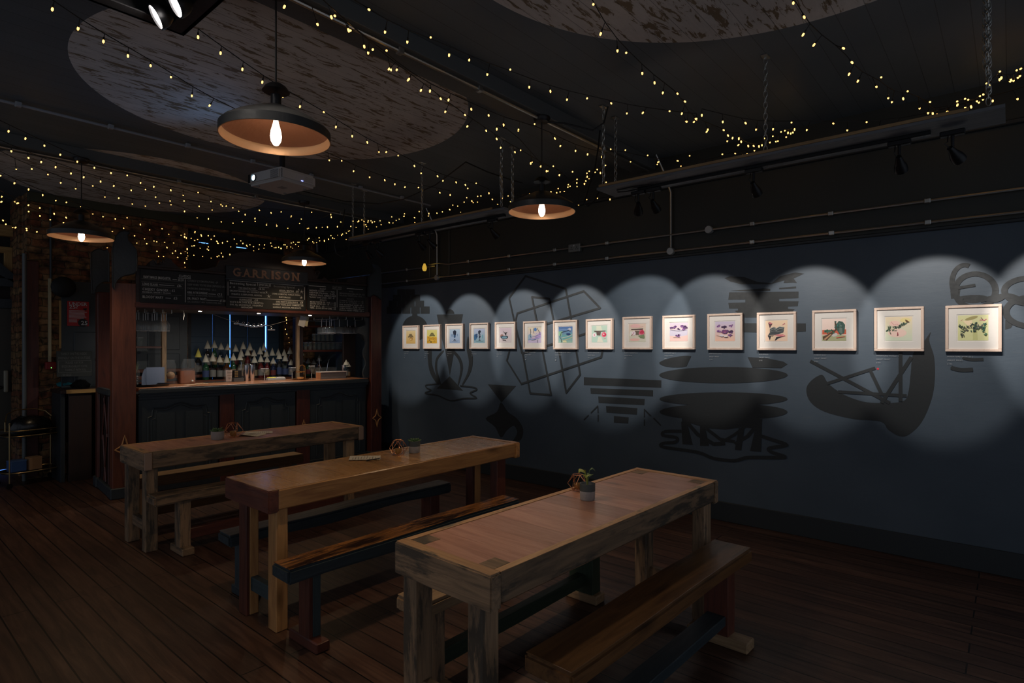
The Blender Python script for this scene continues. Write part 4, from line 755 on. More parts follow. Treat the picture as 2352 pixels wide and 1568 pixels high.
def track_spot(label,y,ytgt,ztgt=1.68,power=0,first=None,blue=False,ang=41):
    xs=(XT0+XT1)/2+.012; t=thing('track_spotlight',label,'spotlight',(xs,y,ZT-.022),0,'spotlights on the track boards')
    B().box(-.02,.02,-.055,.055,-.028,0,.004).build('track_adapter',BLACK,t)
    B().cyl((0,0,-.028),(0,0,-.10),.008,n=10).build('stem',BLACK,t,True)
    piv=Vector((0,0,-.11)); tgt=Vector((WX-xs,ytgt-y,ztgt-ZT+.022)); d=(tgt-piv).normalized()
    dv=Vector((d.x,d.y,d.z*1.0)).normalized()
    B().lathe([(0,-.03),(.014,-.028),(.018,-.01),(.022,.01),(.031,.035),(.034,.06),(.034,.075),(.029,.075),(.026,.06),(0,.055)],20,piv,axis=tuple(dv)).build('lamp_head',BLACK,t,True)
    B().tube([piv+Vector((0,.0,0)),piv-d*.03+Vector((-.02,.02,.02)),Vector((-.015,.02,-.06)),Vector((0,.02,-.028))],.0028,6).build('lead',CABLE,t,True)
    if power:
        power*=((tgt-piv).length/1.62)**2.2
        l=bpy.data.lights.new('spot_beam','SPOT'); l.energy=power; l.spot_size=math.radians(ang); l.spot_blend=.3; l.shadow_soft_size=.018; l.color=(1,.93,.86)
        lo=bpy.data.objects.new('spot_beam',l); C.objects.link(lo); lo.parent=t; lo.location=piv+dv*.08; lo.rotation_euler=(dv).to_track_quat('-Z','Y').to_euler()
    return t
SP=SPOT_W=78
sp=[(1467,465,2.77,1),(1502,462,2.06,1),(1732,425,1.23,1),(2066,372,.42,1),(2188,345,-.40,1)]
for k,(x,y,yt,on) in enumerate(sp):
    track_spot('black spotlight on the long track board, %s from the left'%ORD[k],onX(x,y,3.9).y,yt,power=SPOT_W)
sp=[(845,575,6.03,1),(868,573,5.12,1),(965,555,4.7,0),(988,550,4.26,1),(1132,530,3.48,1)]
for k,(x,y,yt,on) in enumerate(sp):
    track_spot('black spotlight on the second track board, %s from the left'%ORD[k],onX(x,y,3.9).y,yt,power=SPOT_W if on else 0)
# loop of cable at the far end of the second board
P=[onY(x,y,5.75) for x,y in ((792,480),(786,520),(775,545),(768,562),(772,582),(785,590),(798,580),(803,560),(800,545))]
tag(B().tube([tuple(p) for p in P],.006,8).build('looped_cable',CABLE,smooth=True),'black cable hanging in a loop at the far end of the second track board','cable')
P=[onZ(x,y,3.2) for x,y in ((650,420),(700,440),(790,462),(870,468),(925,458),(1000,425),(1070,372),(1120,395),(1180,415),(1200,420))]
tag(B().tube([tuple(p) for p in P],.006,8).build('swag_cable',CABLE,smooth=True),'black cable swagged along the ceiling from the projector past a hook','cable')
P=[onZ(x,y,3.15) for x,y in ((1380,215),(1374,300),(1372,360),(1366,390),(1350,440),(1341,474)) ]
base=P[0]
P=[onY(x,y,2.5) for x,y in ((1378,300),(1374,340),(1366,390),(1352,430),(1341,468),(1350,474),(1365,462),(1376,440))]
tag(B().tube([tuple(p) for p in P],.006,8).build('drop_cable',CABLE,smooth=True),'black cable dropping to the far end of the long track board','cable')
# ================================================================== THE BAR
RW=K('oxblood_stained_oak',(.10,.025,.014,1),(.04,.011,.008,1),rough=.42,knots=.5)
ORW=K('orange_stained_oak',(.14,.045,.022,1),(.075,.023,.013,1),rough=.4,knots=.4)
DKW=K('dark_walnut',(.028,.013,.009,1),(.014,.007,.006,1),rough=.45,knots=.3)
CTW=K('waxed_counter',(.45,.2,.09,1),(.26,.10,.045,1),rough=.3,knots=.4,coat=.4)
PAN=flat('panel_paint',(.034,.045,.052,1),.42,bump=.1)
def outline_arch(x0,x1,z0,z1,n=10):
    # panel moulding outline: shouldered sides and a double-curved top
    w=x1-x0; P=[(x0,z0),(x0,z1-.16),(x0+.035,z1-.15),(x0+.04,z1-.10),(x0+.05,z1-.065)]
    for i in range(n+1):
        f=i/n; P.append((x0+.05+(w-.1)*f,z1-.065+.045*math.sin(pi*f)**2+.012*math.cos(4*pi*f)-.012))
    P+=[(x1-.04,z1-.10),(x1-.035,z1-.15),(x1,z1-.16),(x1,z0)]; return P
bc=bthing('bar_counter','dark blue-grey panelled bar counter with orange wooden top','bar counter',1.4,0,0)
o=-1.4
B().box(o+.07,1.365,.10,.52,0.0,1.02,.003).build('body',TRIMM,bc)
B().box(o+.07,1.365,.02,.62,1.075,1.112,.004,cuts=1).build('counter_top',CTW['X'],bc)
B().box(o+.065,1.37,-.005,.035,1.045,1.108,.014,seg=3).box(o+.065,1.37,.02,.10,1.02,1.05,.01,seg=2).box(o+.07,1.365,.05,.11,.985,1.02,.008,seg=2).build('nosing',NAVY2,bc,True)
for k,(a,b2) in enumerate(((.075,.865),(1.04,1.77),(1.96,2.76))):
    a+=o;b2+=o; q=B().box(a,b2,.075,.10,.10,.985,.004)
    x0,x1=a+.09,b2-.09; q.tube([(x,.072,z) for x,z in outline_arch(x0,x1,.14,.955)],.010,6); mid=(x0+x1)/2
    q.tube([(x,.074,z) for x,z in outline_arch(x0+.035,x1-.035,.17,.93)],.005,6)
    for c0,c1 in ((x0+.07,mid-.045),(mid+.045,x1-.07)):
        q.box(c0,c1,.062,.08,.42,.84,.014,seg=2); q.box(c0,c1,.062,.08,.17,.34,.014,seg=2)
    q.build('door_panel',PAN,bc,True)
for a,b2 in ((.875,1.03),(1.78,1.95)): B().box(a+o,b2+o,.05,.10,.0,1.0,.004,.001,cuts=5).build('pilaster',RW['Z'],bc)
B().box(o+.07,1.365,.055,.11,0,.10,.006).build('plinth',NAVY,bc)
GOLD=flat('pale_gold_moulding',(.45,.22,.08,1),.45)
def star(q,c,w,h,y):
    P=[]
    for k in range(4):
        a0=k*pi/2+pi/2; a1=a0+pi/2; p0=(math.cos(a0)*w,math.sin(a0)*h);p1=(math.cos(a1)*w,math.sin(a1)*h)
        for i in range(6):
            f=i/6; s_=1-.40*math.sin(pi*f); P.append((c[0]+(p0[0]*(1-f)+p1[0]*f)*s_,y,c[1]+(p0[1]*(1-f)+p1[1]*f)*s_))
    q.tube(P,.008,6,closed=True)
q=B(); star(q,(1.865+o,.50),.08,.12,.045); q.build('star_moulding',GOLD,bc,True)
# end panel (left flank) with diagonal battens
ep=bthing('bar_end_panel','dark side panel of the bar with slanting wooden battens','bar panel',-.15,.0,0)
B().box(.0,.03,.12,.74,0,1.04,.003).build('board',DKW['Z'],ep)
B().box(-.03,.04,.10,.76,1.04,1.10,.012,seg=2).build('top_rail',NAVY2,ep)
B().box(-.03,.03,.10,.76,0,.10,.008).build('base_rail',NAVY2,ep)
q=B(); G2=TANW['Z']
for a,b2 in (((.20,.12),(.20,1.03)),((.20,.95),(.45,.12)),((.40,1.03),(.55,.55)),((.50,.60),(.36,.12)),((.70,.12),(.70,1.03)),((.28,.6),(.45,1.0))):
    q.tube([(-.008,a[0],a[1]),(-.008,b2[0],b2[1])],.009,4)
q.build('batten',RW['Z'],ep)
# pillars
def px(u): return u
def pillar(label,u0,u1,v0,v1,zt,mat,star_=True,plate=None):
    uc,vc=(u0+u1)/2,(v0+v1)/2; t=bthing('bar_pillar',label,'pillar',uc,v0,0,'pillars of the bar')
    hw=(u1-u0)/2; B().box(-hw,hw,0,v1-v0,.10,zt,.006,.001,cuts=10).build('post',mat['Z'],t)
    B().box(-hw-.02,hw+.02,-.02,v1-v0+.02,0,.11,.008).build('base_block',NAVY2,t)
    if star_: q=B(); star(q,((star_ if not star_ is True else 0),(.565 if not star_ is True else .50)),(.067 if not star_ is True else .085),(.12 if not star_ is True else .14),-.012); q.build('star_moulding',GOLD,t,True)
    if plate:
        P=[(x,-.03,z) for x,z in plate]; B().poly(P,(0,.04,0)).build('carved_head',NAVY2,t)
        q=B(); q.tube([(x,-.032,z) for x,z in plate],.006,6,closed=True); q.build('head_edging',TRIMM,t,True)
    return t
def plateP(pts,v,uc): 
    out=[]
    for x,y in pts: 
        b_=onB(x,y,v); out.append((b_.x-uc,b_.z))
    return out
def cz(x,y): return (200+x/6.533,520+y/6.533)
hp=[cz(*p) for p in ((385,900),(378,360),(400,240),(430,150),(480,85),(560,65),(630,80),(640,100),(610,120),(605,170),(625,220),(665,260),(690,290),(740,350),(748,440),(748,660),(700,710),(640,722),(560,738),(500,765),(455,800),(420,860),(405,940))]
pillar('tall orange-brown pillar at the left end of the bar with navy carved head',-.165,.042,.0,.14,2.2,ORW,True,plateP(hp,-.03,-.0615))
hp2=[cz(*p) for p in ((78,1000),(60,700),(60,390),(120,350),(180,330),(250,360),(300,350),(330,400),(330,830),(280,825),(230,835),(180,870),(140,910),(115,960),(105,1010))]
pillar('darker rear pillar at the left flank of the bar with navy carved head',-.17,.0,.74,.86,2.15,RW,False,plateP(hp2,.71,-.085))
hp3=[(846,680),(848,640),(851,632),(860,624),(862,615),(858,606),(868,608),(874,618),(875,640),(876,688),(868,680),(858,676),(850,682)]
pillar('dark red pillar at the right end of the bar against the wall',2.79,2.955,-.02,.12,2.42,RW,.0001,plateP(hp3,-.05,2.8725))
# carved bracket strip beside the right pillar
q=B(); P=[]
for i in range(25):
    f=i/24; z=1.12+f*.82; P.append((-.0-.022*(1+math.sin(f*19))-(.10 if .72<f<.86 else 0)*1-(.0),0,z))
P+= [(.05,0,1.94),(.05,0,1.12)]
br=bthing('carved_bracket','slate blue scalloped bracket board beside the right pillar','bracket',2.74,.03,0); q.poly(P,(0,.03,0)).build('board',NAVY2,br)
br=bthing('carved_bracket','slate blue scalloped bracket board behind the right end of the counter','bracket',2.93,.92,0); q=B(); q.poly([(-x,y,z) for x,y,z in P][::-1],(0,.03,0)).box(-.03,.0,0,.03,1.0,2.0).build('board',NAVY2,br)
q=B()
P=[(0,0,2.0),(0,0,1.78),(.03,0,1.72),(.07,0,1.70),(.1,0,1.74),(.12,0,1.80),(.18,0,1.84),(.25,0,1.83),(.33,0,1.86),(.38,0,1.80),(.42,0,1.66),(.47,0,1.62),(.5,0,1.68),(.52,0,2.0)]
t=bthing('carved_bracket','slate blue curved top board between the brackets at the bar right end','bracket',2.44,.34,0); q.poly(P,(0,.025,0)).build('board',NAVY2,t)
t=bthing('timber_screen','dark brown boarded panel at the right end behind the counter','panel',2.84,.66,0); B().box(-.10,.10,0,.03,.3,1.9,.004).build('board',DKW['Z'],t)
# canopy over the counter
cn=bthing('bar_canopy','dark wooden canopy over the bar counter','canopy',1.4,0,1.95)
B().box(-1.36,1.36,0,.03,.0,.42,.004).build('fascia',DKW['X'],cn)
B().box(-1.37,1.37,-.02,.03,.0,.062,.008,seg=2).build('bottom_rail',RW['X'],cn)
B().box(-1.36,1.36,.03,.75,.0,.03,.003).build('soffit',flat('soffit_paint',(.05,.055,.06,1),.45),cn)
B().box(-1.37,1.37,-.03,.05,.41,.44,.006).build('cornice',DKW['X'],cn)
def cu(x,y,v=-.0): 
    b_=onB(x,y,v); return (b_.x-1.4,b_.z-1.95)
crest=[(345,622),(345,600),(352,596),(362,604),(374,600),(382,590),(392,595),(402,607),(415,618),(430,622),(470,618),(497,612),(505,598),(520,596),(530,586),(545,580),(565,578),(600,580),(640,584),(680,590),(705,604),(716,608),(722,625),(733,632),(728,640),(740,641),(745,636),(752,642),(758,650),(770,640),(778,652),(792,652),(800,640),(830,634),(845,636),(846,655),(700,646)]
P=[]
for x,y in crest: a=cu(x,y); P.append((a[0],.0,a[1]))
P+= [(P[-1][0]*0+1.3,.0,.40),(-1.3,.0,.40)]
B().poly([p for p in P[:-3]]+[(1.33,0,.41),(-1.3,0,.41)],(0,.03,0)).build('carved_crest',DKW['X'],cn)
q=B()
for x,y,r in ((365,602,.045),(728,628,.035),(770,646,.03)):
    a=cu(x,y); q.tube([(a[0]+r*(1-i/22)*math.cos(i*.45),-.012,a[1]+r*(1-i/22)*math.sin(i*.45)) for i in range(18)],.009,6)
q.build('scroll',DKW['X'],cn,True)
# sign board with raised lettering
sg=bthing('name_sign','navy sign board reading GARRISON in brown letters over the bar','sign',1.39,-.035,2.33)
B().box(-.475,.49,0,.03,0,.145,.004).build('sign_board',flat('midnight_paint',(.012,.016,.022,1),.5),sg)
B().box(-.485,.5,-.015,.03,-.02,.0,.006,seg=2).build('sign_ledge',NAVY2,sg)
LET=flat('brown_lettering',(.24,.13,.08,1),.6)
xs=[-.365,-.255,-.155,-.05,.045,.11,.215,.33]
# individual letters with slab serifs
def serif(q,ch,x,w,h,z0,dz=0):
    q.text(ch,h,(x,-.006,z0),(1,0,0),(0,0,1),align='CENTER',fit=w,bold=.035)
    feet={'A':((-.5,0),(.5,0)),'R':((-.38,0),(.5,0)),'I':((0,0),(0,1)),'N':((-.42,0),(-.42,1),(.42,0),(.42,1)),'G':((.42,.45),),'S':(),'O':()}[ch]
    for fx,fz in feet: q.box(x+fx*w-.016,x+fx*w+.016,-.008,-.005,z0+fz*h*.68-.005,z0+fz*h*.68+.008)
    if ch in 'IARGSON': q.box(x-.02,x+.02,-.0075,-.005,z0+h*.32,z0+h*.37) if ch=='I' else None
q=B()
for ch,x,w in zip('GARRISON',xs,(.085,.08,.08,.08,.03,.07,.085,.085)): serif(q,ch,x,w,.13,.028)
q.build('lettering',LET,sg)
# chalkboards
CHK=flat('chalkboard_black',(.006,.0065,.007,1),.55,bump=.05,bscale=8); CH=flat('chalk_white',(.52,.52,.50,1),.8); CHD=flat('faint_chalk',(.22,.22,.215,1),.8)
def board(label,u0,u1,z0,z1,v,name='chalkboard'):
    t=bthing(name,label,'chalkboard',(u0+u1)/2,v,z0,'chalkboard menus over the bar'); hw=(u1-u0)/2
    B().box(-hw,hw,0,.02,0,z1-z0,.002).build('board',CHK,t); return t,hw,z1-z0
def chalk(t,items,y=-.003,dim=False):
    q=B(); q2=B()
    for it in items:
        k=it[0]; tq=q2 if it[-1]=='d' else q
        if k=='t': _,tx,x,z,sz,fit=it[:6]; tq.text(tx,sz,(x,y,z),(1,0,0),(0,0,1),fit=fit,sp=1.1,bold=.012)
        elif k=='l': _,xa,za,xb,zb,w=it[:6]; tq.poly([(xa,y,za-w/2),(xb,y,zb-w/2),(xb,y,zb+w/2),(xa,y,za+w/2)] if abs(xb-xa)>abs(zb-za) else [(xa-w/2,y,za),(xb-w/2,y,zb),(xb+w/2,y,zb),(xa+w/2,y,za)])
        elif k=='s': 
            _,x,z,r=it[:4]
            for a in range(5): aa=a*2*pi/5+pi/2; dx,dz=math.cos(aa),math.sin(aa); tq.poly([(x-dz*.003,y,z+dx*.003),(x+dz*.003,y,z-dx*.003),(x+dx*r,y,z+dz*r)])
    q.build('chalk_lettering',CH,t)
    if len(q2.bm.faces): q2.build('faint_chalk_writing',CHD,t)
t,hw,h=board('left chalkboard menu headed CLASSICS','' or .075,.905,2.005,2.355,-.022)
f=lambda x:(-hw+(x-1)/98*2*hw)   # percent across
def Z(p): return h*(1-p/100)
chalk(t,[('t','CLASSICS',f(43),Z(16),.035,.115),('l',f(42),Z(19),f(57),Z(19),.006),
 ('t','HAWT MARGE (MARGARITA)',f(4),Z(27),.04,.25),('l',f(36),Z(25),f(41),Z(25),.005),('t','£8.50',f(42),Z(28),.032,.055),('l',f(2),Z(29),f(48),Z(30),.0025,'d'),
 ('t','LONG ISLAND',f(3),Z(48),.035,.14),('l',f(21),Z(44),f(38),Z(44),.005),('t','£8-',f(41),Z(47),.036,.045),('l',f(2),Z(50),f(48),Z(50),.0025,'d'),('l',f(2),Z(38),f(48),Z(38),.0025,'d'),
 ('t','CHEEKY GINGER - £5',f(3),Z(63),.036,.30),('t','BOURBON, GINGER + ORANGE',f(3),Z(70),.02,.26),('l',f(2),Z(73),f(46),Z(73),.0025,'d'),
 ('t','BLOODY MARY',f(3),Z(86),.038,.19),('l',f(28),Z(83),f(34),Z(83),.005),('t','£5',f(37),Z(86),.038,.035),
 ('l',f(50.5),Z(22),f(50.5),Z(93),.006),
 ('t','CORRIE P (COSMOPOLITAN) - £9',f(53),Z(28),.03,.31,'d'),('t',"SLEEP WHEN YOU'RE DEAD (ESPRESSO) £8.5",f(53),Z(40),.03,.39,'d'),('t',"DA'BRUNI (NEGRONI) - £6.5",f(53),Z(52),.03,.29,'d'),
 ('t','REBEL IN THE SUNSHINE',f(53),Z(65),.034,.20),('l',f(78),Z(63),f(87),Z(63),.005),('t','£7.5',f(89),Z(66),.034,.05),('t','PAMPELLE, ELDERFLOWER, PROSECCO, LEMON',f(53),Z(72),.02,.36,'d'),
 ('t','DR. FANCY PANTS',f(53),Z(84),.036,.19),('l',f(76),Z(83),f(91),Z(83),.005),('t','£7.50',f(92),Z(86),.032,.06),('t','GIN, GRAPEFRUIT, MINT, ELDERFLOWER, BASIL',f(53),Z(93),.022,.35,'d')])
t,hw,h=board('middle chalkboard menu with SPECIALS in a box','' or .915,1.86,1.99,2.318,-.024)
f=lambda x:(-hw+x/100*2*hw)
fr=[]
def rr(x0,z0,x1,z1,w=.005):
    a=[('l',f(x0)+.015,Z(z0),f(x1)-.015,Z(z0),w),('l',f(x0)+.015,Z(z1),f(x1)-.015,Z(z1),w),('l',f(x0),Z(z0)-.015,f(x0),Z(z1)+.015,w),('l',f(x1),Z(z0)-.015,f(x1),Z(z1)+.015,w)]
    return a
chalk(t,rr(2,5,98,62)+rr(37,0.5,53,21)+[('t','SPECIALS',f(38.5),Z(16),.035,.13),('t','Becoming Special',f(4),Z(17),.035,.29),('t','Becoming Special',f(57),Z(17),.035,.26,'d'),
 ('s',f(4.5),Z(28),.014),('s',f(9),Z(27),.014),('t','THE COASTAL FLIRT',f(14),Z(31),.027,.20),('t','£8.50',f(38),Z(31),.03,.07),('l',f(14),Z(34),f(37),Z(34),.003),
 ('t','ORGANIC SEAWEED GIN, COCONUT WATER',f(4),Z(43),.026,.40),('t','PINEAPPLE, ELDERFLOWER, ABSINTHE',f(6),Z(54),.026,.34),('s',f(48),Z(38),.022),('s',f(51),Z(52),.032),
 ('t','HERBAL MINTINI',f(64),Z(31),.028,.18),('t','£8',f(86),Z(31),.032,.035),('l',f(64),Z(34),f(91),Z(34),.003),('t','CREME DE MENTHE, VANILLA VODKA',f(55),Z(44),.026,.35),('t','BLUE CURACAO',f(64),Z(55),.026,.14),
 ('s',f(90),Z(20),.014),('s',f(94),Z(27),.032),('s',f(93.5),Z(50),.026),
 ('t','HURRICANE',f(15),Z(72),.027,.14),('t','£8',f(33),Z(72),.03,.04),('l',f(15),Z(75),f(40),Z(75),.003),('t','WHITE RUM, DARK RUM, AMARETTO',f(4),Z(82),.026,.38),('t','GIN, OJ, GRAPEFRUIT, PINEAPPLE',f(4),Z(91),.026,.37),('t','GRENADINE',f(17),Z(99),.026,.13),
 ('t','SHIRES WANT TO HAVIN DRUE YE',f(60),Z(72),.025,.27),('t','£8',f(92),Z(72),.032,.035),('l',f(60),Z(75),f(96),Z(75),.003),('t','RASPBERRY VODKA, BLACK CHAMBORD, LIME',f(56),Z(83),.025,.38),('t','GRAPEFRUIT, ANGOSTURA, PINK MOSCATO',f(56),Z(93),.025,.35)])
t,hw,h=board('right chalkboard menu headed CRAFT BEERS','' or 1.88,2.70,2.0,2.35,-.022)
f=lambda x:(-hw+x/100*2*hw)
it=[('l',f(2),Z(11),f(30),Z(11),.006),('t','CRAFT BEER',f(41),Z(13),.032,.13,'d'),('l',f(41),Z(16),f(57),Z(16),.007,'d'),('l',f(66),Z(11),f(95),Z(11),.006),('l',f(49),Z(20),f(49),Z(84),.005),
 ('t','DRAUGHT',f(20),Z(22),.024,.08),('t','BOTTLES',f(70),Z(24),.024,.06,'d')]
for k,(a,p) in enumerate((('BREWER LAGER ------- 4.5%',30),('BREWER PILSNER - 5.6%',38),('VIENNA PALE, AMERICAN',46),('"CLASSIC" DARK LAGER - PINT - £5',54),)): it.append(('t',a,f(3),Z(p),.026,.34))
it.append(('t','£5',f(43),Z(46),.03,.03)); it.append(('t','STOUTS',f(20),Z(63),.024,.09))
for k,(a,p) in enumerate((('MORE PORTER 3% - £4.5 ----',71),('SOUTH NITRO IPA - £5 -----',78),('PALE ALE - £5 ----------',86),('TRIPEL - 6% AND BEYOND 330ML -',93))): it.append(('t',a,f(4),Z(p),.026,.31)); it.append(('t','£5',f(43),Z(p),.026,.03))
for k,(a,p) in enumerate((('SMOKEHOUSE BAVARIA IPA 330 - £5.5',33),('WILDCAT WHITE IPA - £4.5 ----',41))): it.append(('t',a,f(53),Z(p),.026,.37,'d'))
it.append(('t','FAVOURITES',f(66),Z(52),.022,.1,'d'))
for k,(a,p) in enumerate((('SUMMER HAZE ALE',60),('BLACK IN OATMEAL',67),)): it.append(('t',a+' ----- £5',f(53),Z(p),.024,.35,'d'))
for k,(a,p) in enumerate((('PINK GRAPEFRUIT SOUR - £5 ---',75),('ENERGISER - 4.5% --------',82),('OPEN WHEAT ALE - £5 ----',89),('PUNCH-PERRY WEISS - £5 --',96))): it.append(('t',a,f(53),Z(p),.024,.36))
chalk(t,it)
# LED downlights in the soffit
LED=emit('warm_led_disc',(1,.93,.84,1),45)
for k,(x,y,lab) in enumerate(((463,709,'left'),(598,715,'middle'),(716.5,719,'right'))):
    b_=onB(x,y,.05); t=bthing('recessed_downlight','small lit downlight under the bar canopy, %s of three'%lab,'light',b_.x,.10,1.95,'downlights under the bar canopy')
    B().lathe([(.0,-.006),(.024,-.006),(.03,-.003),(.032,0)],24,cap1=True).build('rim',CHROME,t,True); B().lathe([(0,-.008),(.018,-.008),(.018,-.0055)],24).build('lit_disc',LED,t)
    l=bpy.data.lights.new('downlight_beam','SPOT'); l.energy=13; l.spot_size=math.radians(140); l.spot_blend=.8; l.shadow_soft_size=.02; l.color=(1,.92,.82); lo=bpy.data.objects.new('downlight_beam',l); C.objects.link(lo); lo.parent=t; lo.location=(0,.02,-.015); lo.rotation_euler=(math.radians(24),0,0)
# ------------------------------------------------------------------ back bar
bb=bthing('back_bar_shelving','stepped wooden back counter behind the bar holding the bottles','shelf',1.4,1.3,0)
B().box(-1.3,1.35,0,.45,0,.98,.004).build('cupboard',NAVY,bb)
B().box(-1.3,.95,-.01,.16,1.06,1.10,.004).build('step',ORW['X'],bb)
B().box(-1.3,.95,.15,.30,1.13,1.17,.004).build('step',ORW['X'],bb)
B().box(-1.3,.95,.29,.44,1.21,1.25,.004).build('step',ORW['X'],bb)
B().box(-1.3,.95,.02,.43,.98,1.06).build('riser',DKW['X'],bb)
# bottles with paper cones
CONE=flat('paper_cone',(.50,.47,.38,1),.75); CONEY=flat('yellow_paper_cone',(.65,.58,.12,1),.7)
BCOL=dict(clear=glassy('bottle_clear',(.82,.88,.9,1),.05,1.5),dark_green=flat('bottle_green',(.01,.05,.02,1),.08,coat=.6),brown=flat('bottle_brown',(.06,.022,.008,1),.08,coat=.6),navy=flat('bottle_navy',(.008,.014,.04,1),.08,coat=.6),red=flat('bottle_red',(.09,.01,.01,1),.1,coat=.6),amber=flat('bottle_amber',(.25,.10,.015,1),.1,coat=.6),black=flat('bottle_black',(.012,.012,.013,1),.08,coat=.6))
LABC=dict(white=flat('bottle_label_white',(.16,.155,.14,1),.7),tan=flat('bottle_label_tan',(.2,.14,.08,1),.7),maroon=flat('bottle_label_red',(.12,.02,.02,1),.7),blue=flat('bottle_label_blue',(.03,.05,.13,1),.7),green=flat('bottle_label_green',(.05,.16,.06,1),.7))
protos={}
def bottle_proto(gc,lc,shape,yellow=False):
    k=(gc,lc,shape,yellow)
    if k in protos: return protos[k]
    r,hb={0:(.038,.19),1:(.034,.21),2:(.046,.16),3:(.04,.17)}[shape]; hb2=hb*.9
    t=thing('spirit_bottle','bottle','bottle'); n=8 if shape==2 else 20
    B().lathe([(0,0),(r*.9,0),(r,.006),(r,hb*.78),(r*.8,hb*.9),(r*.42,hb*1.02),(.014,hb*1.1),(.0135,hb*1.28),(0,hb*1.28)],n).build('glass',BCOL[gc],t,shape!=2)
    B().lathe([(r*1.008,hb*.18),(r*1.008,hb*.62)],n).build('label_band',LABC[lc],t,True)
    B().lathe([(.042,hb*1.16),(0,hb*1.16+.10),(0,hb*1.16+.0995),(.0415,hb*1.16)],20).build('paper_cone',CONEY if yellow else CONE,t,True)
    t['_top']=hb*1.16+.10; protos[k]=[t,False]; return protos[k]
tips=[(262,645),(352,645),(464,680),(578,695),(110,750),(722,705),(845,662),(955,680),(1183,650),(1060,745),(812,768),(880,768),(968,790),(1122,782),(1250,765),(1312,782),(1215,820),(1290,850),(1372,830),(1450,790),(1505,755),(1385,915),(232,862),(336,835),(442,885),(540,873),(625,855),(712,850),(1030,890),(1118,873),(1170,905),(1205,930),(1295,957),(1462,940),(1548,965)]
tips=[(440+x/7.127,690+y/7.127) for x,y in tips]+[(663.4,795.8),(692.9,800.5),(668.5,813)]
gcs=['navy','red','clear','amber','dark_green','black','brown','clear','clear','clear','brown','navy','clear','dark_green','clear','black','clear','clear','navy','clear','brown','clear','dark_green']
lcs=['white','maroon','tan','white','blue','white','green','tan']
tiers={2:[],1:[],0:[]}
for k,(x,y) in enumerate(tips):
    tr=2 if y<792 else (1 if y<802.5 else 0); tiers[tr].append((x,y))
rows_={2:('back',1.655,1.25),1:('middle',1.52,1.17),0:('front',1.37,1.10)}
for tr,L in tiers.items():
    L.sort(); rn,v,zb=rows_[tr]; lastu=-9
    for k,(x,y) in enumerate(L):
        c=onB(x,y,v); u=max(c.x,lastu+.088); lastu=u; ht=c.z-zb
        rr_=random.Random(int(x*7)); gc=rr_.choice(gcs); lc=rr_.choice(lcs); sh_=rr_.choice([0,0,1,3,2]); yel=abs(x-455.4)<2
        pr=bottle_proto(gc,lc,sh_,yel); sc=ht/pr[0]['_top']; sc=min(max(sc,.8),1.25)
        lab='%s bottle with %s paper cone, %s from left in the %s row'%(gc.replace('_',' '),'yellow' if yel else 'pale',ORD[k],rn)
        loc=bw(u,v,zb)
        if not pr[1]:
            o_=pr[0]; pr[1]=True; o_.location=loc; o_.rotation_euler=(0,0,BA); o_.scale=(1,1,sc); o_['label']=lab; o_['group']='bottles capped with paper cones'
        else: dup(pr[0],loc,BA,lab,'bottles capped with paper cones',(1,1,sc))
for o_ in list(bpy.data.objects):
    if '_top' in o_: del o_['_top']
# extra bottles on the counter's right end
for k,(x,y,lab) in enumerate(((795,825,'clear bottle with pale cone beside the tall shakers at the counter right end'),(827,830,'black bottle with pale cone by the lemons at the counter right end'))):
    c=onB(x,y,.45); gc='clear' if k==0 else 'black'; key=(gc,'tan' if k else 'white',0,False); pr=bottle_proto(*key); 
    loc=bw(min(c.x,2.70),.45,1.112); sc=(c.z-1.112)/(.19*1.16+.10)
    if not pr[1]: pr[1]=True; o_=pr[0]; o_.location=loc; o_.rotation_euler=(0,0,BA); o_.scale=(1,1,sc); o_['label']=lab
    else: dup(pr[0],loc,BA,lab,None,(1,1,sc))
    if '_top' in pr[0]: del pr[0]['_top']
# glassware
G=glassy('bar_glass',(.96,.97,.97,1),.03,1.5,.03)
def stem_proto(kind):
    t=thing('wine_glass','glass','glass')
    if kind=='wine': pf=[(.033,0),(.0325,.003),(.006,.006),(.004,.02),(.004,.085),(.012,.095),(.034,.125),(.038,.15),(.032,.20)]
    elif kind=='coupe': pf=[(.033,0),(.0325,.003),(.006,.006),(.004,.02),(.004,.09),(.02,.105),(.045,.125),(.049,.155)]
    elif kind=='balloon': pf=[(.035,0),(.0345,.003),(.006,.006),(.004,.02),(.004,.10),(.05,.11),(.056,.13),(.056,.19)]
    elif kind=='nick': pf=[(.034,0),(.0335,.003),(.007,.008),(.0045,.03),(.0045,.085),(.012,.10),(.036,.145),(.042,.18)]
    B().lathe(pf,22).build('glass_body',G,t,True); B().tube([(pf[-1][0]*math.cos(a*2*pi/22),pf[-1][0]*math.sin(a*2*pi/22),pf[-1][1]) for a in range(22)],.0011,5,closed=True).build('rim',flat('glass_rim_glint',(.75,.78,.8,1),.1,coat=1),t,True)  # pale opaque rim stands in for the glint along clear glass
    B().cyl((0,0,.008),(0,0,pf[4][1]),.0042,n=8).build('stem',flat('glass_stem',(.4,.41,.42,1),.08,coat=1),t,True)
    return t
def hang(kind,items,zh,labelf,group):
    first=None
    for k,(u,v) in enumerate(items):
        if first is None: first=stem_proto(kind); r=first; r.location=bw(u,v,zh)
        else: r=dup(first,bw(u,v,zh))
        r.rotation_euler=(pi,0,0); r['label']=labelf(k); r['group']=group
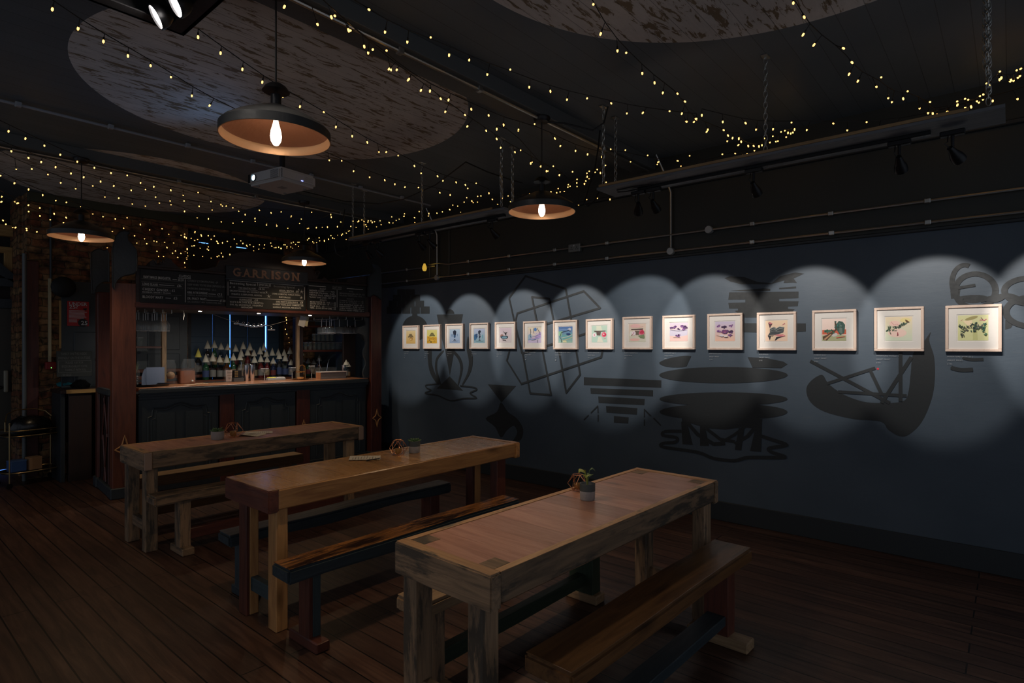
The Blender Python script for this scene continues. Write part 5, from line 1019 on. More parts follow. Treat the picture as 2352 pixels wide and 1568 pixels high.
def rack(label,u0,u1,v0,v1,z,n):
    t=bthing('glass_rack',label,'rack',(u0+u1)/2,(v0+v1)/2,z); hw=(u1-u0)/2;hv=(v1-v0)/2
    q=B()
    for i in range(n+1): x=-hw+2*hw*i/n; q.tube([(x,-hv,0),(x,hv,0)],.004,6); q.tube([(x,-hv,0),(x,-hv,.035)],.003,6); q.tube([(x,hv,0),(x,hv,.035)],.003,6)
    q.build('rail_wires',STEEL,t,True)
rack('wire glass rack under the canopy at the left',.06,.40,.12,.42,1.912,4)
us=[.10,.185,.27,.36]; its=[(u,v) for v in (.17,.27,.37) for u in us]
hang('wine',its,1.918,lambda k:'wine glass in the left hanging rack, %s from left, %s row'%(ORD[k%4],['front','middle','back'][k//4]),'wine glasses hanging at the left of the bar')
ru=onB(761,730,.22).x
rack('wire glass rack under the canopy at the right',ru-.06,ru+.42,.15,.60,1.912,4)
its=[(ru+.118*i_,v) for v in (.22,.36,.50) for i_ in range(4)]
hang('balloon',its,1.918,lambda k:'wide glass in the right hanging rack, %s from left, %s row'%(ORD[k%4],['front','middle','back'][k//4]),'glasses hanging at the right of the bar')
# right back shelves with glasses
SV=.98
rs=bthing('wall_shelf_unit','dark wooden shelf unit with glasses at the right behind the bar','shelf',2.2,SV,0)
z1=onB(745,803,SV).z; z2=onB(720,747,SV).z; z3=onB(720,715,SV).z
uL=onB(695,780,SV).x-2.2; uR=onB(790,780,SV).x-2.2
for zz in (z1,z2): B().box(uL,uR,0,.26,zz-.03,zz,.003).build('shelf_board',RW['X'],rs)
B().box(uL-.03,uL+.01,0,.26,.0,2.25,.003).build('upright',DKW['Z'],rs); B().box(uR,uR+.02,0,.26,.0,2.25,.003).build('upright',NAVY2,rs)
B().box(uL-.09,uL-.05,-.02,.03,.0,2.3,.003).build('corner_post',TANW['Z'],rs)
tp=None
rr_=random.Random(5); k=0
for row,(v,z,cnt,a,b2) in enumerate(((SV+.06,z1,9,702,786),(SV+.16,z1,9,702,780),(SV+.06,z1+.125,5,722,762),(SV+.16,z1+.125,5,722,762))):
    if row in (2,): B().box(onB(717,780,SV).x-2.2,onB(767,780,SV).x-2.2,.02,.21,z1+.115,z1+.12).build('glass_tray',DKW['X'],rs)
    for i_ in range(cnt):
        x=a+(b2-a)*i_/(cnt-1); c=onB(x,790,v)
        if tp is None:
            tp=thing('tumbler','','glass'); B().lathe([(0,.002),(.024,.002),(.026,.006),(.031,.10),(.032,.105)],18).build('glass_body',glassy('shelf_glass',(.93,.97,.95,1),.03,1.5,.025),tp,True); B().tube([(.0318*math.cos(j*2*pi/18),.0318*math.sin(j*2*pi/18),.105) for j in range(18)],.001,5,closed=True).build('rim',flat('glass_rim_glint',(.75,.78,.8,1),.1,coat=1),tp,True); r=tp; r.location=bw(c.x,v,z)
        else: r=dup(tp,bw(c.x,v,z))
        r.rotation_euler=(0,0,0); r['label']='tumbler on the right back shelf, %s from left in the %s row'%(ORD[i_],['lower front','lower back','raised front','raised back'][row]); r['group']='tumblers on the right back shelf'
its=[(onB(x,730,SV+.1).x,SV+.1) for x in (710,720,730,740,750)]
zz=z3+.02; 
hang('coupe',its,zz,lambda k:'green tinged coupe glass hanging above the right back shelf, %s from left'%ORD[k],'coupe glasses above the right back shelf')
q=bthing('glass_rack','small rail holding coupe glasses over the right back shelf','rack',its[2][0],SV+.1,zz); B().box(-.24,.24,-.03,.03,.0,.02,.003).build('rail',DKW['X'],q)
# left back shelf with two tumblers
z4=onB(330,795,1.3).z; ls=bthing('wall_shelf_unit','brown shelf with two tumblers at the left behind the bar','shelf',.15,1.3,0)
ua=onB(303,790,1.3).x-.15; ub=onB(372,790,1.3).x-.15
B().box(ua-.1,ub,0,.25,z4-.025,z4,.003).build('shelf_board',RW['X'],ls); B().box(ub,ub+.05,-.01,.06,.98,2.3,.003).build('upright',TANW['Z'],ls); B().box(ua-.1,ub,0,.03,z4-.40,z4-.37,.003).build('shelf_board',RW['X'],ls)
for k,x in enumerate((309,323)): c=onB(x,788,1.36); dup(tp,bw(c.x,1.38,z4),0,'tumbler on the left back shelf, %s of two'%('left','right')[k],'tumblers on the left back shelf')
# dark panelled cupboard door between shelf and window
t=bthing('panelled_door_leaf','dark blue panelled door leaf standing behind the bar beside the left shelf','door leaf',.72,1.79,0); B().box(-.3,.3,0,.03,.3,2.5,.003).box(-.18,.2,-.012,0,1.5,1.95,.008).box(-.18,.2,-.012,0,.9,1.45,.008).build('leaf',PAN,t)
# ------------------------------------------------------------------ things on the counter
ZCt=1.1125
def cpt(x,y,v=None):
    p=onZ(x,y,ZCt); v=(p-BO).dot(BV)
    if v>.46: v=.46+min(.08,(v-.46)*.12); q_=onB(x,y,v); return bw(min(q_.x,2.69),v,ZCt)
    uu=(p-BO).dot(BU)
    if uu>2.70: return bw(2.70,max(min(v,.5),.05),ZCt)
    if v<.05: q_=onB(x,y,.06); return bw(q_.x,.06,ZCt)
    return p
def cthing(n,l,c,x,y,rz=None,g=None): p=cpt(x,y); return thing(n,l,c,(p.x,p.y,ZCt),BA if rz is None else rz,g)
t=cthing('glass_jar','ribbed glass jar with spiky leaves at the left end of the counter','jar',308,884); 
B().lathe([(0,.002),(.05,.002),(.055,.02),(.056,.15),(.045,.18),(.046,.19)],16).build('glass_body',G,t,True); 
q=B()
for k in range(9): 
    a=k*.7; q.tube([(0,0,.02),(.02*math.cos(a),.02*math.sin(a),.16),(.05*math.cos(a),.05*math.sin(a),.24+.02*(k%3))],[.006,.006,.001],5)
q.build('spiky_leaves',flat('grey_green_leaf',(.12,.14,.09,1),.6),t,True)
q=B()
for k in range(26): q.ball((R.uniform(-.035,.035),R.uniform(-.035,.035),R.uniform(.015,.12)),.009,n=8)
q.build('glass_pebbles',flat('clear_pebble',(.35,.34,.32,1),.08,coat=1),t,True).__setitem__('kind','stuff')
t=cthing('serving_tray','round black tray on the counter at the left','tray',345,886); B().lathe([(0,.004),(.17,.004),(.185,.022),(.19,.022),(.175,0),(0,0)],40).build('tray_body',BLACK,t,True)
t=cthing('folded_card','pale blue-grey folded card standing in the black tray','menu card',350,880,BA+.1); t.location.z+=.005
BLC=flat('pale_blue_card',(.15,.19,.28,1),.5); B().box(-.06,.125,-.002,.0,0,.195,.0).build('front_leaf',BLC,t); B().poly([(-.06,0,0),(-.13,-.07,0),(-.13,-.07,.10),(-.10,-.04,.17),(-.06,0,.195)],(.0015,.0015,0)).build('turned_leaf',BLC,t)
t=cthing('kraft_box','orange-brown square jar on the counter near the left','box',433,880); B().box(-.078,.078,.02,.16,0,.15,.006,seg=2).build('box_body',flat('terracotta_card',(.20,.075,.04,1),.6,bump=.1),t); 
B().ball((.045,.012,.03),.014,n=10).build('foil_flower',flat('foil',(.6,.6,.55,1),.3,.6),t,True)
t=cthing('glass_jar','large clear jar behind the orange-brown box','jar',433,855); B().lathe([(0,.01),(.07,.01),(.08,.04),(.082,.22),(.06,.27),(.062,.29)],24).build('glass_body',G,t,True)
t=cthing('glass_jar','clear preserving jar with pale contents, left of the orange-brown box','jar',392,853); B().lathe([(0,.01),(.05,.01),(.055,.04),(.055,.22),(.04,.26),(.045,.28)],20).build('glass_body',G,t,True); B().ball((0,0,.1),.045,n=12).build('pasta_coil',flat('pasta',(.28,.16,.08,1),.6,bump=.8),t,True)
for k,(x,y,w,l,rz,col,lab) in enumerate(((440,884,.13,.10,.3,'menu_paper','left paper slip on the counter next to the black tray'),(463,881,.12,.10,-.1,'menu_paper','right paper slip on the counter in front of the orange-brown box'))):
    t=cthing('paper_slip',lab,'paper',x,y,rz); B().box(-w/2,w/2,-l/2,l/2,0,.003).build('sheet',PAPER,t); B().box(-w/2+.01,w/2-.02,-l/2-.01,-l/2+.03,.003,.005).build('card',flat('kraft_card',(.4,.25,.1,1),.7),t)
t=cthing('bar_mat','black rubber bar mat on the counter','mat',505,874); B().box(-.16,.2,-.03,.12,0,.006,.002).build('mat_body',flat('black_rubber',(.012,.012,.012,1),.7,bump=.5,bscale=200),t)
t=cthing('straw_tumbler','tall tumbler with a handwritten paper label and straws','glass',524,879); B().lathe([(0,.002),(.034,.002),(.036,.008),(.046,.16)],24).build('glass_body',G,t,True); q=B(); n=10
sh_=[(.0365+.009*(f))for f in (0,1)]
for i_ in range(n): 
    a0=-pi/2-.9+1.8*i_/n; a1=-pi/2-.9+1.8*(i_+1)/n; vs=[q.bm.verts.new((r*math.cos(a),r*math.sin(a),z)) for r,z,a in ((.0385,.02,a0),(.0385,.02,a1),(.0475,.155,a1),(.0475,.155,a0))]; q.bm.faces.new(vs)
q.build('paper_label',flat('label_paper',(.42,.36,.33,1),.7),t,True)
q=B(); q.text('Straws',.032,(-.028,-.049,.115),(1,0,0),(0,0,1),fit=.055); q.text('on the side',.02,(-.026,-.047,.085),(1,0,0),(0,0,1),fit=.05); q.text('TIPS',.03,(-.022,-.045,.045),(1,0,0),(0,0,1),fit=.044); q.build('handwriting',INK,t)
t=cthing('patterned_tin','black tin with gold diamond pattern beside the straw tumbler','tin',543,874); t.location.z+=.05; B().box(-.035,.055,-.03,.05,.0,.09,.003).build('tin_body',BLACK,t); q=B()
for i_ in range(4):
    for j in range(3): cx_=-.025+j*.014; cz_=.015+i_*.02; q.poly([(cx_-.006,-.031,cz_),(cx_,-.031,cz_-.009),(cx_+.006,-.031,cz_),(cx_,-.031,cz_+.009)])
q.build('gold_pattern',flat('gold_foil',(.5,.32,.12,1),.3,.8),t)
t=cthing('glass_caddy','square glass caddy under the patterned tin','caddy',545,876); B().box(-.05,.07,-.035,.055,0,.048,.003).build('caddy_body',flat('smoked_glass',(.06,.06,.06,1),.08,coat=1),t)
sp_=None
for k,(x,y,hh,r,lab) in enumerate(((566,873,.20,.032,'polished cocktail shaker, left of the pair in the middle of the counter'),(579,872,.205,.034,'polished cocktail shaker, right of the pair in the middle of the counter'),(808,858,.17,.036,'tall ribbed steel tumbler near the counter right end, left one'),(817,857,.15,.030,'tall ribbed steel tumbler near the counter right end, right one'))):
    t=cthing('cocktail_shaker',lab,'shaker',x,y,g='steel shakers on the counter'); B().lathe([(0,.0),(r*.78,0),(r*.8,.004),(r*.97,hh*.9),(r,hh),(r*.94,hh*.98),(0,hh*.2)],28).build('shaker_body',CHROME,t,True)
t=cthing('mixing_glass','ribbed glass jug of clear tools in the middle of the counter','glass',553,872); B().lathe([(0,.002),(.03,.002),(.035,.02),(.036,.15),(.04,.17)],16).build('glass_body',G,t,True); B().tube([(0,0,.01),(.005,.0,.2),(.01,0,.24)],.003,6).build('bar_spoon',CHROME,t,True)
for kind,x,y,lab in (('coupe',608,874,'coupe glass standing on the counter beside the shakers'),('coupe',671,871,'coupe glass standing on the counter by the gold tray'),('nick',716,872,'tall stemmed glass standing on the counter left of the slate box')):
    t=stem_proto(kind); p=cpt(x,y); t.location=(p.x,p.y,ZCt); t['label']=lab; t['group']='stemmed glasses standing on the counter'
t=cthing('condiment_tray','clear tray of yellow lemon slices and pale packets on the counter','tray',633,872); B().box(-.11,.12,-.03,.04,.0,.03,.004).build('tray_body',flat('frosted_plastic',(.3,.31,.31,1),.3),t); B().box(-.10,.0,-.025,.035,.028,.04,.006).build('lemon_slices',flat('lemon_yellow',(.62,.55,.08,1),.5,bump=.6),t); B().box(.005,.11,-.025,.035,.028,.038,.005).build('packets',flat('pale_packets',(.5,.45,.42,1),.5,bump=.8),t)
t=cthing('cake_stand','gold tray stand with an arched handle on the counter','stand',690,871); B().lathe([(0,.0),(.10,.004),(.11,.012),(.10,.008),(0,.006)],30).build('lower_tray',flat('brass',(.6,.33,.12,1),.25,.9),t,True); B().lathe([(0,.095),(.055,.096),(.06,.104),(0,.099)],26).build('upper_tray',flat('brass',(.6,.33,.12,1),.25,.9),t,True)
q=B(); q.tube([(.065,0,.0),(.065,0,.15)]+[(.025+.04*math.cos(a*pi/8),0,.15+.04*math.sin(a*pi/8)) for a in range(1,8)]+[(-.015,0,.15),(-.015,0,.10)],.004,8); q.build('handle',flat('brass',(.6,.33,.12,1),.25,.9),t,True)
B().lathe([(.04,.008),(.045,.03),(.0,.035)],20).build('biscuits',flat('biscuit',(.45,.25,.11,1),.7,bump=.8),t,True)
t=cthing('slate_box','long slate grey box with a pale flat lid on the counter','box',765,869); B().box(-.19,.18,-.03,.09,0,.085,.003).build('box_body',flat('slate_grey',(.13,.13,.14,1),.5,bump=.2),t); B().box(-.20,.185,-.04,.10,.085,.096,.003).build('lid',flat('pale_lid',(.42,.36,.33,1),.55,bump=.2),t)
B().box(-.2,-.19,-.03,.09,.0,.085).build('wooden_end',CTW['Z'],t)
t=cthing('glass_dispenser','clear rectangular container with two steel spoons behind the slate box','container',758,858); B().box(-.13,.13,.05,.2,0,.14,.004).build('container_body',G,t); q=B(); q.tube([(-.07,.12,.02),(-.1,.12,.22),(-.105,.12,.27)],[.005,.006,.004],8).tube([(-.0,.12,.02),(.03,.12,.2),(.05,.12,.25)],[.005,.006,.004],8); q.build('spoon',CHROME,t,True)
t=cthing('lemon','yellow lemon at the right end of the counter','lemon',842,853); B().ball((0,0,.028),.03,n=14).build('fruit',flat('lemon_skin',(.6,.45,.05,1),.5,bump=.3),t,True)
t=cthing('candle_jar','small pink candle jar right of the slate box','jar',807,862); B().lathe([(0,0),(.024,0),(.026,.045),(.022,.045),(.02,.03),(0,.03)],18).build('jar_body',flat('pink_wax',(.45,.24,.18,1),.4),t,True)
# string with bulldog clips and a card
P0=onB(445,709,.06); pts=[(445,709.5),(490,722),(540,740),(575,748),(620,747),(660,736),(700,724)]
L=[onB(x,y,.06) for x,y in pts]; t=bthing('clip_string','cord strung under the canopy with bulldog clips along it','cord',L[3].x,.06,L[3].z); c0=L[3]
B().tube([(p.x-c0.x,0,p.z-c0.z) for p in L],.0022,6).build('cord',flat('grey_string',(.25,.24,.22,1),.7),t,True)
for x,y in ((546,738),(559,741),(570,743),(583,745),(595,744),(607,742),(623,752)):
    p=onB(x,y,.06); q=B(); cx_,cz_=p.x-c0.x,p.z-c0.z; q.box(cx_-.045,cx_+.045,-.008,.008,cz_-.034,cz_-.018,.002); q.tube([(cx_+.012*math.cos(a*pi/5),0,cz_+.0+.012*math.sin(a*pi/5)) for a in range(10)],.0022,6,closed=True); q.build('bulldog_clip',CHROME,t,True)
p=onB(695,738,.05); t=bthing('hanging_card','pale card clipped to the cord near the right of the bar','card',p.x,.05,p.z)
ca,sa=math.cos(-.28),math.sin(-.28)
B().box(-.045,.04,-.001,.001,-.065,.065,rot=Matrix.Rotation(.28,4,'Y')).build('front_card',flat('pale_card',(.45,.44,.46,1),.7),t); B().box(.015,.075,.003,.005,-.05,.075,rot=Matrix.Rotation(.18,4,'Y')).build('rear_card',flat('cream_card',(.42,.38,.26,1),.7),t)
t=bthing('hanging_tag','pale curled tag hanging from the canopy near the left','tag',onB(422,720,.3).x,.3,1.9); B().tube([(0,0,.05),(.004,0,.0),(-.004,0,-.05)],[.004,.005,.002],6).build('strip',PAPER,t,True)
# ================================================================== LEFT CORNER
yw=YB
# blue panel board on brick carrying the poster
c0=onY(141,745,yw-.04); c1=onY(213,745,yw-.04); zt_=onY(180,647,yw).z; zb=onY(180,905,yw).z
t=thing('panelled_board','slate blue panelled door board on the brick wall behind the poster','board',((c0.x+c1.x)/2,yw-.04,0)); hw=(c1.x-c0.x)/2
B().box(-hw,hw+.2,0,.035,.55,zt_,.003).box(-hw+.12,hw+.1,-.012,0,zb-.1,onY(180,762,yw).z-.0,.01).build('board',PAN,t); B().box(-hw-.02,-hw,0,.02,onY(136,800,yw).z,onY(136,690,yw).z,.002).build('gilt_edge',PINEZ,t)
q0=onY(154,748,yw-.05); q1=onY(204,748,yw-.05); z0=q0.z; z1=onY(180,692,yw-.05).z; w=q1.x-q0.x; h=z1-z0
t=thing('age_check_poster','red poster reading UNDER 25? on the blue board','poster',(q0.x,yw-.055,z0)); B().box(0,w,0,.003,0,h).build('sheet',flat('poster_red',(.42,.018,.022,1),.5),t)
WT=flat('poster_white',(.55,.55,.55,1),.5); q=B(); q.text('UNDER',.056,(w*.08,-.003,h*.83),(1,0,0),(0,0,1),fit=w*.82,bold=.015); q.text('25?',.056,(w*.08,-.003,h*.70),(1,0,0),(0,0,1),fit=w*.4,bold=.015)
for k in range(7): q.box(w*.08,w*(.75+.15*R.random()),-.001,0,h*(.62-.05*k)-.004,h*(.62-.05*k)+.003)
for k in range(3): q.box(w*.08,w*.45,-.001,0,h*(.25-.045*k)-.003,h*(.25-.045*k)+.003)
q.text('25',.07,(w*.62,-.006,h*.05),(1,0,0),(0,0,1),fit=w*.3,bold=.015); q.build('lettering',WT,t)
B().lathe([(0,0),(w*.23,0),(w*.23,.002),(0,.002)],24,(w*.72,-.001,h*.14),axis=(0,-1,0)).build('black_roundel',flat('poster_black',(.012,.012,.012,1),.5),t)
B().poly([(w*.72,-.002,h*.72),(w*.9,-.002,h*.74),(w*.88,-.002,h*.64),(w*.75,-.002,h*.66)]).build('dark_emblem',flat('poster_black',(.012,.012,.012,1),.5),t)
p=onY(146,659,yw-.12); t=thing('round_wall_disc','round black disc mounted on the brick left of the poster','disc',tuple(p)); rr2=onY(175,659,yw-.12).x-p.x
B().lathe([(0,.05),(rr2*.5,.045),(rr2*.9,.02),(rr2,0),(rr2*.9,-.03),(0,-.03)],40,axis=(0,-1,0)).build('disc',flat('matt_black',(.006,.006,.006,1),.7),t,True); B().cyl((0,.03,0),(0,.115,0),.03).build('bracket',BLACK,t)
# chalk sign
p0=onY(132,866,yw-.3); p1=onY(213,866,yw-.3); z1=onY(170,806,yw-.3).z; w=p1.x-p0.x; h=z1-p0.z
t=thing('chalk_sign','framed chalk sign reading FANCY ON THE INSIDE, propped on the side table','sign',(p0.x,yw-.28,p0.z)); t.rotation_euler=(-.06,0,0); B().box(0,w,0,.02,0,h,.002).build('board',flat('green_black_board',(.035,.042,.04,1),.6),t)
q=B(); lines=[('FANCY ON THE INSIDE',.85,.12,.72),('FRIENDLY ON THE OUTSIDE',.69,.04,.9),('PLEASE ASK FOR',.50,.24,.5),("BIODEGRADABLE IF YOU'RE",.36,.13,.72),('TAKING IT WITH YOU',.22,.22,.6),('- NO GLASS -',.03,.12,.3)]
for tx,zf,xf,wf in lines: q.text(tx,h*.13,(w*xf,-.002,h*zf),(1,0,0),(0,0,1),fit=w*wf)
for a,b2,c_,d_ in ((.04,.62,.97,.63),(.04,.17,.97,.18)): q.box(w*a,w*c_,-.002,-.001,h*b2,h*d_)
for a in (.04,.965): q.box(w*a,w*(a+.008),-.002,-.001,h*.17,h*.63)
q.build('chalk_lettering',flat('grey_chalk',(.20,.21,.20,1),.8),t)
# side table
zt2=onY(170,893,yw-.45).z; xa2=onY(152,900,yw-.55).x; 
t=thing('side_table','dark side table with pale timber edge against the brick wall','table',(xa2,yw-.3,0))
B().box(-.05,.40,-.25,.24,zt2-.045,zt2-.004,.003).build('table_top',DKW['X'],t); B().box(0,.40,-.262,-.25,zt2-.045,zt2,.002).build('front_edge',PINEX,t)
B().box(.03,.25,-.22,-.18,0,zt2-.045,.003).build('front_panel',DKW['Z'],t); B().box(-.04,.0,-.2,.22,0,zt2-.045,.003).build('side_panel',NAVY,t); B().box(.32,.40,-.2,.2,0,zt2-.045,.003).build('leg',DKW['Z'],t)
p=onZ(158,888,zt2); TEALC=flat('teal_cloth',(.02,.22,.26,1),.7,bump=.5)
t=thing('folded_cloth','teal cloth bundled on the side table','cloth',(p.x,p.y,zt2)); q=B(); q.lathe([(0,0),(.07,.0),(.085,.03),(.06,.07),(.02,.06),(0,.05)],14)
for v in q.bm.verts: v.co+=Vector((R.uniform(-.015,.015),R.uniform(-.015,.015),R.uniform(-.0,.02))); v.co.x*=1.5
q.build('cloth',TEALC,t,True)
p=onZ(185,890,zt2); t=thing('sunglasses_heap','dark bag lying between the cloth and the tilted card','bag',(p.x,p.y,zt2)); q=B(); q.lathe([(0,0),(.09,.0),(.10,.03),(.05,.08),(0,.09)],12)
for v in q.bm.verts: v.co+=Vector((R.uniform(-.015,.015),R.uniform(-.01,.01),R.uniform(-.0,.015)))
q.build('bag_body',BLACK,t,True); t.name='dark_bag'
p=onZ(192,880,zt2); t=thing('tilted_card','white card with black splashes leaning on the side table','card',(p.x-.09,p.y-.06,zt2-.002)); B().box(-.02,.18,0,.003,0.0,.13,rot=Matrix.Rotation(-.2,4,'Y')).build('sheet',flat('white_card',(.4,.38,.36,1),.7),t); B().poly(
[(0.02,-.003,.08),(.05,-.003,.11),(.07,-.003,.08),(.1,-.003,.12),(.12,-.003,.09),(.15,-.003,.12),(.14,-.003,.07),(.06,-.003,.05)]).build('black_splash',INK,t)
# trolley
p=onZ(83,1098,0); t=thing('serving_trolley','two tier black and gilt bar trolley by the far left door','trolley',(p.x-.09,p.y-.24,0),.2); p=Vector((p.x-.09,p.y-.24,0))
BR=flat('aged_brass',(.42,.30,.14,1),.3,.9); zt1=.55; w,d_=.27,.18
q=B()
def oval(z,r=.006): return [(w*math.copysign(abs(math.cos(a*pi/12))**.6,math.cos(a*pi/12)),d_*math.copysign(abs(math.sin(a*pi/12))**.6,math.sin(a*pi/12)),z) for a in range(24)]
for z in (.62,.56,.16): B().tube(oval(z),.006,6,closed=True).build('gallery_rail',BR,t,True)
for nm,z in (('upper_shelf',.545),('lower_shelf',.145)):
    B().poly(oval(z),(0,0,.012)).build(nm,BLACK,t)
for sx,sy in ((-1,-1),(1,-1),(-1,1),(1,1)):
    B().tube([(sx*.25,sy*.15,.05),(sx*.25,sy*.15,.70)],.007,8).ball((sx*.25,sy*.15,.705),.011).build('post',BR,t,True); B().lathe([(0,-.012),(.028,-.012),(.03,0),(.028,.012),(0,.012)],16,(sx*.25,sy*.15,.03),axis=(0,1,0)).build('wheel',BLACK,t,True)
B().tube([(-.27,-.1,.62),(-.27,-.1,.72),(-.22,.0,.80),(-.1,.1,.83),(.08,.1,.83),(.16,.05,.80),(.2,.0,.74)],.006,8).build('push_handle',BR,t,True)
q=thing('black_bin_bag','black sack filling the upper tier of the trolley','bag',(p.x,p.y,.558)); b_=B().lathe([(0,0),(.17,.0),(.2,.06),(.17,.15),(.1,.19),(0,.18)],16); 
for v in b_.bm.verts: v.co+=Vector((R.uniform(-.02,.02),R.uniform(-.0,.0),R.uniform(-.0,.02))); v.co.y*=.6
b_.build('sack',flat('black_plastic',(.006,.006,.006,1),.25),q,True)
q=thing('cardboard_box','small brown cardboard box on the trolley lower tier','box',(p.x+.02,p.y-.02,.158),.2); B().box(-.06,.06,-.06,.06,0,.14,.003).build('carton',flat('cardboard',(.28,.15,.07,1),.8),q); B().box(-.062,.062,-.005,.005,.139,.1415).build('tape',flat('parcel_tape',(.3,.22,.12,1),.3),q)
q=thing('blue_box','blue box on the trolley lower tier beside the cardboard box','box',(p.x-.13,p.y-.03,.158),.2); B().box(-.07,.07,-.06,.06,0,.12,.003).build('carton',flat('blue_plastic',(.03,.07,.2,1),.4),q); B().box(-.072,.072,-.062,.062,.11,.124,.002).build('lid',flat('blue_lid',(.05,.1,.24,1),.4),q)
# ================================================================== PROJECTOR
A=onZ(578,425,2.93); Bp=onZ(668,446,2.93); 
t=thing('projector','white ceiling projector with a glowing blue lens','projector',(0,0,0))
PW=flat('projector_white',(.45,.43,.41,1),.45)
# corners of the underside at z=zp
zp=2.88
c_=[onZ(x,y,zp) for x,y in ((578,430),(633,407),(716,431),(664,452))]
ctr=sum(c_,Vector((0,0,0)))/4
ex=(c_[1]-c_[2]+c_[0]-c_[3]); ex.z=0; ang=math.atan2(ex.y,ex.x); W_=ex.length/2; ey=(c_[1]-c_[0]+c_[2]-c_[3]); D_=ey.length/2
t.location=(ctr.x,ctr.y,zp); t.rotation_euler=(0,0,ang)
print('projector',W_,D_,ang)
hx,hy=W_/2,D_/2; hh=.105
B().box(-hx,hx,-hy,hy,0,hh,.022,seg=3).build('casing',PW,t,True)
# lens face: +x end faces the left of the picture
fx=hx; side=1 if True else -1
# ================================================================== end of projector body
lf=B(); lf.lathe([(0,-.002),(.027,-.002),(.03,.004),(.03,.012),(.026,.012),(.026,.004),(0,.004)],24,(hx,-hy*.55,hh*.52),axis=(1,0,0)).build('lens_barrel',BLACK,t,True)
B().lathe([(0,.0135),(.012,.0125),(.020,.006),(.0225,.004)],24,(hx,-hy*.55,hh*.52),axis=(1,0,0)).build('lens',emit('projector_beam_glass',(.55,.8,1,1),14),t,True)
B().box(hx-.0005,hx+.001,-hy*.92,-hy*.78,hh*.2,hh*.85).build('lens_window',BLACK,t)
q=B()
for k in range(9): z=hh*(.18+.075*k); q.box(hx-.001,hx+.0012,hy*.42,hy*.86,z,z+.003)
for k in range(9): z=hh*(.18+.075*k); q.box(hx*.90,hx*.97,hy-.001,hy+.0012,z,z+.003)
q.build('vent_slots',flat('vent_dark',(.03,.03,.03,1),.6),t)
for k in (0,1): B().ball((-hx*.12-.012*k,hy+.0005,hh*.3),.0028,n=8).build('status_lamp',emit('blue_led',(.15,.2,1,1),14),t)
q=B()
for k in range(5): q.box(-hx*.75,-hx*.3,hy,hy+.0008,hh*(.35+.08*k),hh*(.35+.08*k)+.0018)
q.build('connector_panel',flat('connector_grey',(.2,.19,.18,1),.5),t)
q=B(); q.lathe([(0,-.006),(.012,-.006),(.014,0)],14,(hx*.75,-hy*.6,0)).lathe([(0,-.006),(.012,-.006),(.014,0)],14,(-hx*.7,hy*.6,0)).lathe([(0,-.006),(.012,-.006),(.014,0)],14,(-hx*.7,-hy*.6,0)); q.box(-.03,.03,-.03,.03,-.003,0,.001); q.build('feet',flat('projector_grey',(.2,.2,.2,1),.5),t)
B().cyl((0,0,hh),(0,0,ZC-zp),.022,n=14).box(-.07,.07,-.07,.07,hh,hh+.01,.002).build('ceiling_mount',BLACK,t,True)
l=bpy.data.lights.new('projector_light','SPOT'); l.energy=3; l.spot_size=math.radians(130); l.spot_blend=1; l.color=(.25,.5,1); l.shadow_soft_size=.02
lo=bpy.data.objects.new('projector_light',l); C.objects.link(lo); lo.parent=t; lo.location=(hx+.03,-hy*.55,hh*.5); lo.rotation_euler=Vector((1,0,.25)).to_track_quat('-Z','Y').to_euler()
# ================================================================== CEILING LIGHT BOX with two adjustable lamps and two added table fill lamps
zb_=3.12; cr=onZ(422,83,zb_)
t=thing('ceiling_light_box','square black ceiling fitting with bright adjustable lamps at the top left','light fitting',(cr.x-.42,cr.y-.42,zb_))
q=B(); q.box(-.42,.42,-.42,-.40,0,ZC-zb_,.002).box(-.42,.42,.40,.42,0,ZC-zb_,.002).box(-.42,-.40,-.4,.4,0,ZC-zb_,.002).box(.40,.42,-.4,.4,0,ZC-zb_,.002); q.box(-.42,.42,-.42,-.34,0,.006).box(-.42,.42,.34,.42,0,.006).box(-.42,-.34,-.34,.34,0,.006).box(.34,.42,-.34,.34,0,.006)
q.build('housing',flat('fitting_black',(.018,.017,.017,1),.5),t)
B().box(-.4,.4,-.4,.4,.12,.125).build('back_plate',flat('fitting_black',(.018,.017,.017,1),.5),t)
LAMPW=emit('white_lamp_face',(1,.93,.9,1),30)
T0=Vector(t.location)
for k,(x,y,tx) in enumerate(((363,38,(-.78,.22,-.52)),(407,10,(-.80,.16,-.52)),(-.12,-.25,(2.6,1.4,0)),(.18,-.28,(3.6,.6,0)))):  # last two lamps are unseen additions that light the tables
    p=onZ(x,y,zb_-.035)-T0 if k<2 else Vector((x,y,0))
    d=Vector(tx).normalized() if k<2 else (Vector(tx)-(T0+p)).normalized()
    B().lathe([(0,-.06),(.03,-.055),(.048,-.03),(.056,0),(.056,.012),(.05,.012),(.048,.0)],28,p,axis=tuple(d)).build('lamp_body',BLACK,t,True)
    B().lathe([(0,.0),(.047,.0),(.047,.003),(0,.004)],28,p,axis=tuple(d)).build('lamp_face',LAMPW,t)
    B().tube([p-d*.055,p-d*.06+Vector((0,0,.03)),Vector((p.x*.9,p.y*.9,.12))],.006,8).build('swivel_arm',BLACK,t,True)
    l=bpy.data.lights.new('lamp_beam','SPOT'); l.energy=BOX_FILL_W if k>1 else 14; l.spot_size=math.radians(62); l.spot_blend=.6; l.color=(1,.9,.82); l.shadow_soft_size=.05
    lo=bpy.data.objects.new('lamp_beam',l); C.objects.link(lo); lo.parent=t; lo.location=p+d*.03; lo.rotation_euler=d.to_track_quat('-Z','Y').to_euler()
